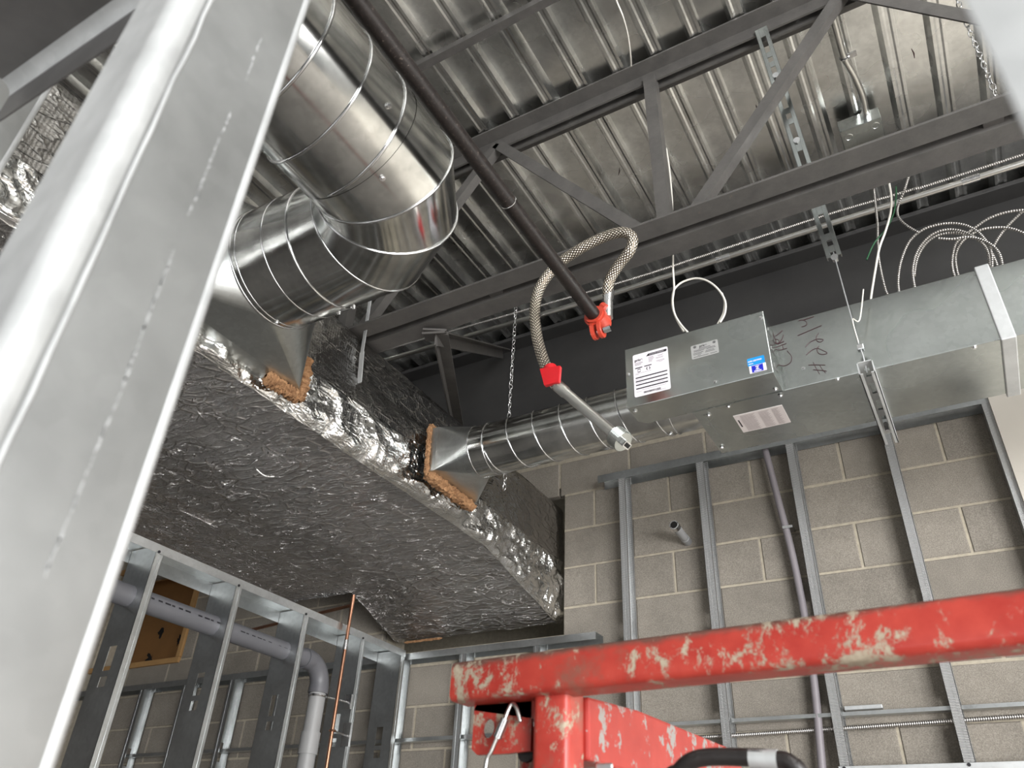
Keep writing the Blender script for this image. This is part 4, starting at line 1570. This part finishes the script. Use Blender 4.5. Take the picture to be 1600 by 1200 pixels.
kx = -2.572
t_ = thing('copper_pipe', (kx, 2.815, -1.5), 'thin copper water pipe rising in front of the partition top track', 'pipe')
MB().tube([(kx, 2.822, -1.5), (kx, 2.815, 1.20)], 0.0085, 12).build('riser', 'copper', t_, smooth='auto')
MB().tube([(kx, 2.815, 1.145), (kx, 2.815, 1.20), (kx, 2.815, 1.201), (kx, 2.815, 1.215)], [0.0105, 0.0105, 0.0088, 0.0088], 12).build('tee', 'copper', t_, smooth='auto')
MB().tube([(kx, 2.815, 1.165), (kx - 0.9, 2.95, 1.165)], 0.0082, 12).build('branch', 'copper', t_, smooth='auto')
MB().tube([(kx, 2.815, 0.955), (kx, 2.815, 1.0)], 0.0115, 12).build('coupling', 'zinc', t_, smooth='auto')
MB().ring((kx, 2.818, 0.605), Z1, 0.012, 0.005, 18).build('clamp', 'copper', t_)
MB().tube([(kx, 2.83, 0.605), (kx - 0.02, 2.945, 0.605)], 0.004, 6).build('clamp_rod', 'zinc', t_)
MB().box(kx - 0.045, kx + 0.0, 2.935, 2.947, 0.56, 0.66).build('clamp_bracket', 'zinc', t_)

# boarded opening seen through the partition
t_ = thing('boarded_opening', (-4.95, 3.42, 1.22), 'brown plywood box framed in pine set in the wall behind the partition studs', 'board')
MB().box(-5.45, -4.52, 3.62, 3.64, 1.22, 1.95).build('plywood_panel', 'wood_shaded', t_)
MB().box(-5.45, -4.52, 3.40, 3.62, 1.21, 1.245).build('frame_member', 'wood', t_, bevel=0.003)
MB().box(-4.555, -4.515, 3.40, 3.62, 1.245, 1.92).build('frame_member', 'wood', t_, bevel=0.003)
MB().box(-5.45, -4.52, 3.40, 3.62, 1.92, 1.96).build('frame_member', 'wood', t_, bevel=0.003)
for (x, z, sx_, sz_) in ((-5.08, 1.52, 0.035, 0.05), (-5.12, 1.33, 0.07, 0.05), (-4.86, 1.44, 0.02, 0.05), (-4.74, 1.47, 0.02, 0.025)):
    pp = [(x + sx_ * math.cos(R_(a)) * random.uniform(0.25, 1.2), 3.6185, z + sz_ * math.sin(R_(a)) * random.uniform(0.25, 1.2)) for a in range(0, 360, 20)]
    MB().sweep([(p[0], p[2]) for p in pp], (0, 3.6205, 0), (0, 3.6190, 0), X1, Z1).build('knot_hole', 'dark_hole', t_)
MB().box(-4.752, -4.747, 3.6187, 3.621, 1.25, 1.9).build('board_joint', 'dark_hole', t_)

# ================================================================== red lift guardrail
a0 = Vector((-0.617, 0.915, 0.2435))
a1 = Vector((0.75, 0.79, 0.232))
rd = thing('guardrail', (-0.476, 0.925, -1.0), 'chipped red steel lift guardrail close to the camera at the lower right', 'guardrail')
dd = (a1 - a0).normalized()
nb = dd.cross(Z1).normalized()
MB().sweep(rsq(0.05, 0.05, 0.009, 4), a0, a1, nb, nb.cross(dd)).build('top_rail', 'red', rd, smooth='auto', bevel=0.0)
pxc = -0.476
MB().sweep(rsq(0.05, 0.05, 0.009, 4), (pxc, 0.925, -1.0), (pxc, 0.925, 0.225), X1, Y1).build('post', 'red', rd, smooth='auto')
sr = MB()
sr.sweep([(0.0, 0.150), (0.0, 0.224), (0.17, 0.240), (0.60, 0.2585), (0.68, 0.235), (0.68, 0.17)], (-0.492, 0.948, 0), (-0.446, 0.948, 0), Y1, Z1)
sr.build('side_rail', 'red2', rd, bevel=0.004)
MB().sweep(rsq(0.05, 0.05, 0.009, 4), (-0.476, 0.925, -0.45), (0.7, 0.80, -0.46), dd.cross(Z1), Z1).build('mid_rail', 'red', rd, smooth='auto')
br = MB()
o_ = [(-0.600, 0.166), (-0.545, 0.152), (-0.515, 0.152), (-0.515, 0.225), (-0.602, 0.225)]
hc, hr = (-0.579, 0.189), 0.0095
hole = [(hc[0] + hr * math.cos(R_(a)), hc[1] + 1.25 * hr * math.sin(R_(a))) for a in range(0, 360, 20)]
ob = [(-0.602 + 0.0, 0.0)]
outer = []
for (hx, hz) in hole:
    dx2, dz2 = hx - hc[0], hz - hc[1]
    s = 1e9
    for lo, hi, v0, dv in ((-0.602, -0.515, hc[0], dx2), (0.158, 0.225, hc[1], dz2)):
        if dv > 1e-9:
            s = min(s, (hi - v0) / dv)
        elif dv < -1e-9:
            s = min(s, (lo - v0) / dv)
    outer.append((hc[0] + dx2 * s, hc[1] + dz2 * s))
n_ = len(hole)
for yy_ in (0.925, 0.931):
    for i in range(n_):
        j = (i + 1) % n_
        br.poly([(outer[i][0], yy_, outer[i][1]), (outer[j][0], yy_, outer[j][1]), (hole[j][0], yy_, hole[j][1]), (hole[i][0], yy_, hole[i][1])])
br.loft([(p[0], 0.925, p[1]) for p in hole], [(p[0], 0.931, p[1]) for p in hole])
br.loft([(p[0], 0.925, p[1]) for p in outer], [(p[0], 0.931, p[1]) for p in outer])
br.build('bracket_plate', 'red', rd)
gu = MB()
gu.quad_box([(-0.602, 0.925, 0.212), (-0.50, 0.925, 0.195), (-0.50, 0.96, 0.195), (-0.602, 0.96, 0.212), (-0.602, 0.925, 0.22), (-0.50, 0.925, 0.22), (-0.50, 0.96, 0.22), (-0.602, 0.96, 0.22)])
gu.build('gusset', 'red', rd)
MB().sweep(rsq(0.045, 0.02, 0.004, 2), (-0.520, 0.955, -0.9), (-0.520, 0.955, 0.192), X1, Y1).build('gate_post', 'red', rd, smooth='auto')
for z in (0.160, 0.128):
    MB().tube([(-0.530, 0.945, z), (-0.530, 0.938, z)], 0.011, 12).build('bolt', 'black', rd)
MB().box(-0.432, -0.410, 0.935, 0.939, 0.112, 0.145).build('latch_tab', 'galv_stud', rd, bevel=0.002)
t_ = thing('cable_lanyard', (-0.572, 0.93, 0.0), 'thin steel cable lanyard with a crimp hanging from the red bracket', 'cable')
MB().tube(spline([(-0.525, 0.915, 0.192), (-0.530, 0.913, 0.208), (-0.537, 0.913, 0.214), (-0.543, 0.912, 0.204), (-0.549, 0.91, 0.186), (-0.562, 0.91, 0.160), (-0.570, 0.91, 0.138), (-0.572, 0.91, 0.05), (-0.560, 0.91, -0.1)], 8), 0.0028, 8).build('cable', 'emt', t_, smooth=True)
MB().tube([(-0.545, 0.911, 0.196), (-0.555, 0.911, 0.174)], 0.006, 10).build('crimp', 'zinc', t_, smooth='auto')
t_ = thing('grab_handle', (-0.25, 0.85, 0.02), 'black tubular grab handle below the red rail at the bottom of the picture', 'handle')
MB().tube(spline([(-0.32, 0.87, -0.05), (-0.314, 0.86, 0.10), (-0.300, 0.855, 0.122), (-0.275, 0.85, 0.133), (-0.225, 0.85, 0.132), (-0.205, 0.85, 0.130)], 8), 0.0085, 14).build('grip', 'black', t_, smooth=True)
MB().tube([(-0.225, 0.85, 0.131), (-0.198, 0.85, 0.129)], 0.0092, 14).build('ferrule', 'galv_white', t_, smooth='auto')
MB().tube(spline([(-0.199, 0.85, 0.129), (-0.185, 0.85, 0.124), (-0.178, 0.855, 0.10), (-0.178, 0.87, -0.05)], 8), 0.0085, 14).build('grip', 'black', t_, smooth=True)

# ================================================================== framing right at the camera
nf = thing('near_stud_frame', (-0.36, 0.18, -1.6), 'blurred galvanised studs and header of the frame the camera looks through', 'wall framing')
c_, yA, yB = -0.362, 0.134, 0.2245


def near_stud(x, y0, y1, name='stud'):
    e = bpy.data.objects.new('stud', None)
    C.objects.link(e)
    e.parent = nf
    base = Vector((x, y0, -1.6 + H))
    e.location = base - WORLD[nf.name]
    WORLD[e.name] = base
    r = 0.006
    arc = [(x - r + r * math.cos(R_(a)), y0 + r + r * math.sin(R_(a))) for a in range(0, -91, -15)]
    arc2 = [(x - r + r * math.cos(R_(a)), y1 - r + r * math.sin(R_(a))) for a in range(90, -1, -15)]
    path = [(x - 0.06, y0 + 0.009), (x - 0.06, y0)] + arc[::-1] + arc2[::-1] + [(x - 0.045, y1), (x - 0.045, y1 - 0.009)]
    inner = []
    t = 0.0013
    cx, cy = x - 0.03, (y0 + y1) / 2
    for i, (px, py) in enumerate(path):
        p0 = path[max(i - 1, 0)]
        p1 = path[min(i + 1, len(path) - 1)]
        dx, dy = p1[0] - p0[0], p1[1] - p0[1]
        l = math.hypot(dx, dy)
        inner.append((px - dy / l * t, py + dx / l * t))
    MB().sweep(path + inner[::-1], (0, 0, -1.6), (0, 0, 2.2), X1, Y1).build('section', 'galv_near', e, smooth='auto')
    # second sheet nested over the near corner: a rolled edge with its light in the colour, a groove, then its ragged lip
    roll = [(x - 0.058, y0 - 0.0005), (x - 0.058, y0 - 0.003)] + [(x - 0.010 + 0.012 * math.cos(R_(a)), y0 + 0.008 + 0.012 * math.sin(R_(a))) for a in range(-105, 31, 15)] + [(x + 0.0002, y0 + 0.0125)]
    MB().sweep(roll, (0, 0, -1.6), (0, 0, 2.2), X1, Y1).build('rolled_edge', 'galv_lit_scuff', e, smooth='auto')
    lip = []
    for k in range(150):
        z = -1.5 + 3.6 * k / 149
        lip.append((x + 0.0004, y0 + 0.0175 + 0.0016 * noise.noise(Vector((z * 30, 0, x))), z))
    MB().tube(lip, [0.0013 + 0.0007 * noise.noise(Vector((k * 0.9, 2, 0))) for k in range(150)], 6).build('lapped_lip', 'galv_lit_scuff', e, smooth=True)
    MB().tube([(x - 0.0035, y1 - 0.0025, -1.6), (x - 0.0035, y1 - 0.0025, 2.2)], 0.0045, 10).build('hemmed_edge', 'galv_lit_scuff', e, smooth=True)
    if abs(x - c_) < 1e-6:
        sc = MB()
        rs = random.Random(5)
        for (u0, v0, u1, v1, nseg) in ((407, 62, 383, 128, 16), (360, 175, 292, 343, 34), (274, 385, 178, 640, 60), (172, 650, 70, 900, 40)):
            for k in range(nseg):
                if rs.random() < 0.22:
                    continue
                t = (k + rs.random() * 0.5) / nseg
                p = aX(u0 + (u1 - u0) * t + rs.uniform(-1.2, 1.2), v0 + (v1 - v0) * t, x + 0.0003)
                l, w2 = 0.0024 * rs.uniform(0.5, 1.2), 0.0005 * rs.uniform(0.4, 1.5)
                sc.poly([(x + 0.0003, p.y - w2, p.z - l), (x + 0.0003, p.y + w2, p.z - l), (x + 0.0003, p.y + w2 * 0.8, p.z + l), (x + 0.0003, p.y - w2 * 0.7, p.z + l)])
        so = sc.build('scratches', 'galv_lit_scuff', e)
        so['kind'] = 'stuff'
    return e


near_stud(c_, yA, yB)
near_stud(-0.845, 0.134, 0.2235)
# this one faces the other way, at the right edge of the frame
e = bpy.data.objects.new('stud', None)
C.objects.link(e)
e.parent = nf
e.location = Vector((0.055, 0.134, 0.0)) - WORLD[nf.name]
WORLD[e.name] = Vector((0.055, 0.134, 0.0))
m_ = MB()
m_.box(0.0745, 0.076, 0.134, 0.2225, -1.6, 2.2).box(0.0325, 0.076, 0.134, 0.1353, -1.6, 2.2).box(0.058, 0.076, 0.2212, 0.2225, -1.6, 2.2)
m_.build('section', 'galv_lit_scuff', e)
# header: a bent track set between the first two studs, its far leg hanging down
def bend(r):
    return [(0.164 + r * math.cos(R_(a)), 0.721 + r * math.sin(R_(a))) for a in range(90, -1, -15)]


prof = [(0.060, 0.735)] + bend(0.014) + [(0.178, 0.669)]
inn = [(0.1795, 0.669)] + bend(0.0155)[::-1] + [(0.060, 0.7365)]
MB().sweep(bend(0.0135) + bend(0.0139)[::-1], (-0.7845, 0, 0), (-0.4055, 0, 0), Y1, Z1).build('bend_highlight', 'galv_lit_scuff', nf, smooth='auto')  # thin pale strip added as the highlight along the bend
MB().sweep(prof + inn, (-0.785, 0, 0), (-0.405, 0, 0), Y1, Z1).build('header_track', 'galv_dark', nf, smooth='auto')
MB().box(-1.3, -0.30, -0.35, 0.132, 0.742, 0.755).build('soffit_board', 'drywall', nf)

# printed and drawn marks, too small to pick apart one by one
for o in bpy.data.objects:
    if o.name.split('.')[0] in ('print', 'small_print', 'marker_writing', 'lettering', 'emblem'):
        o['kind'] = 'stuff'
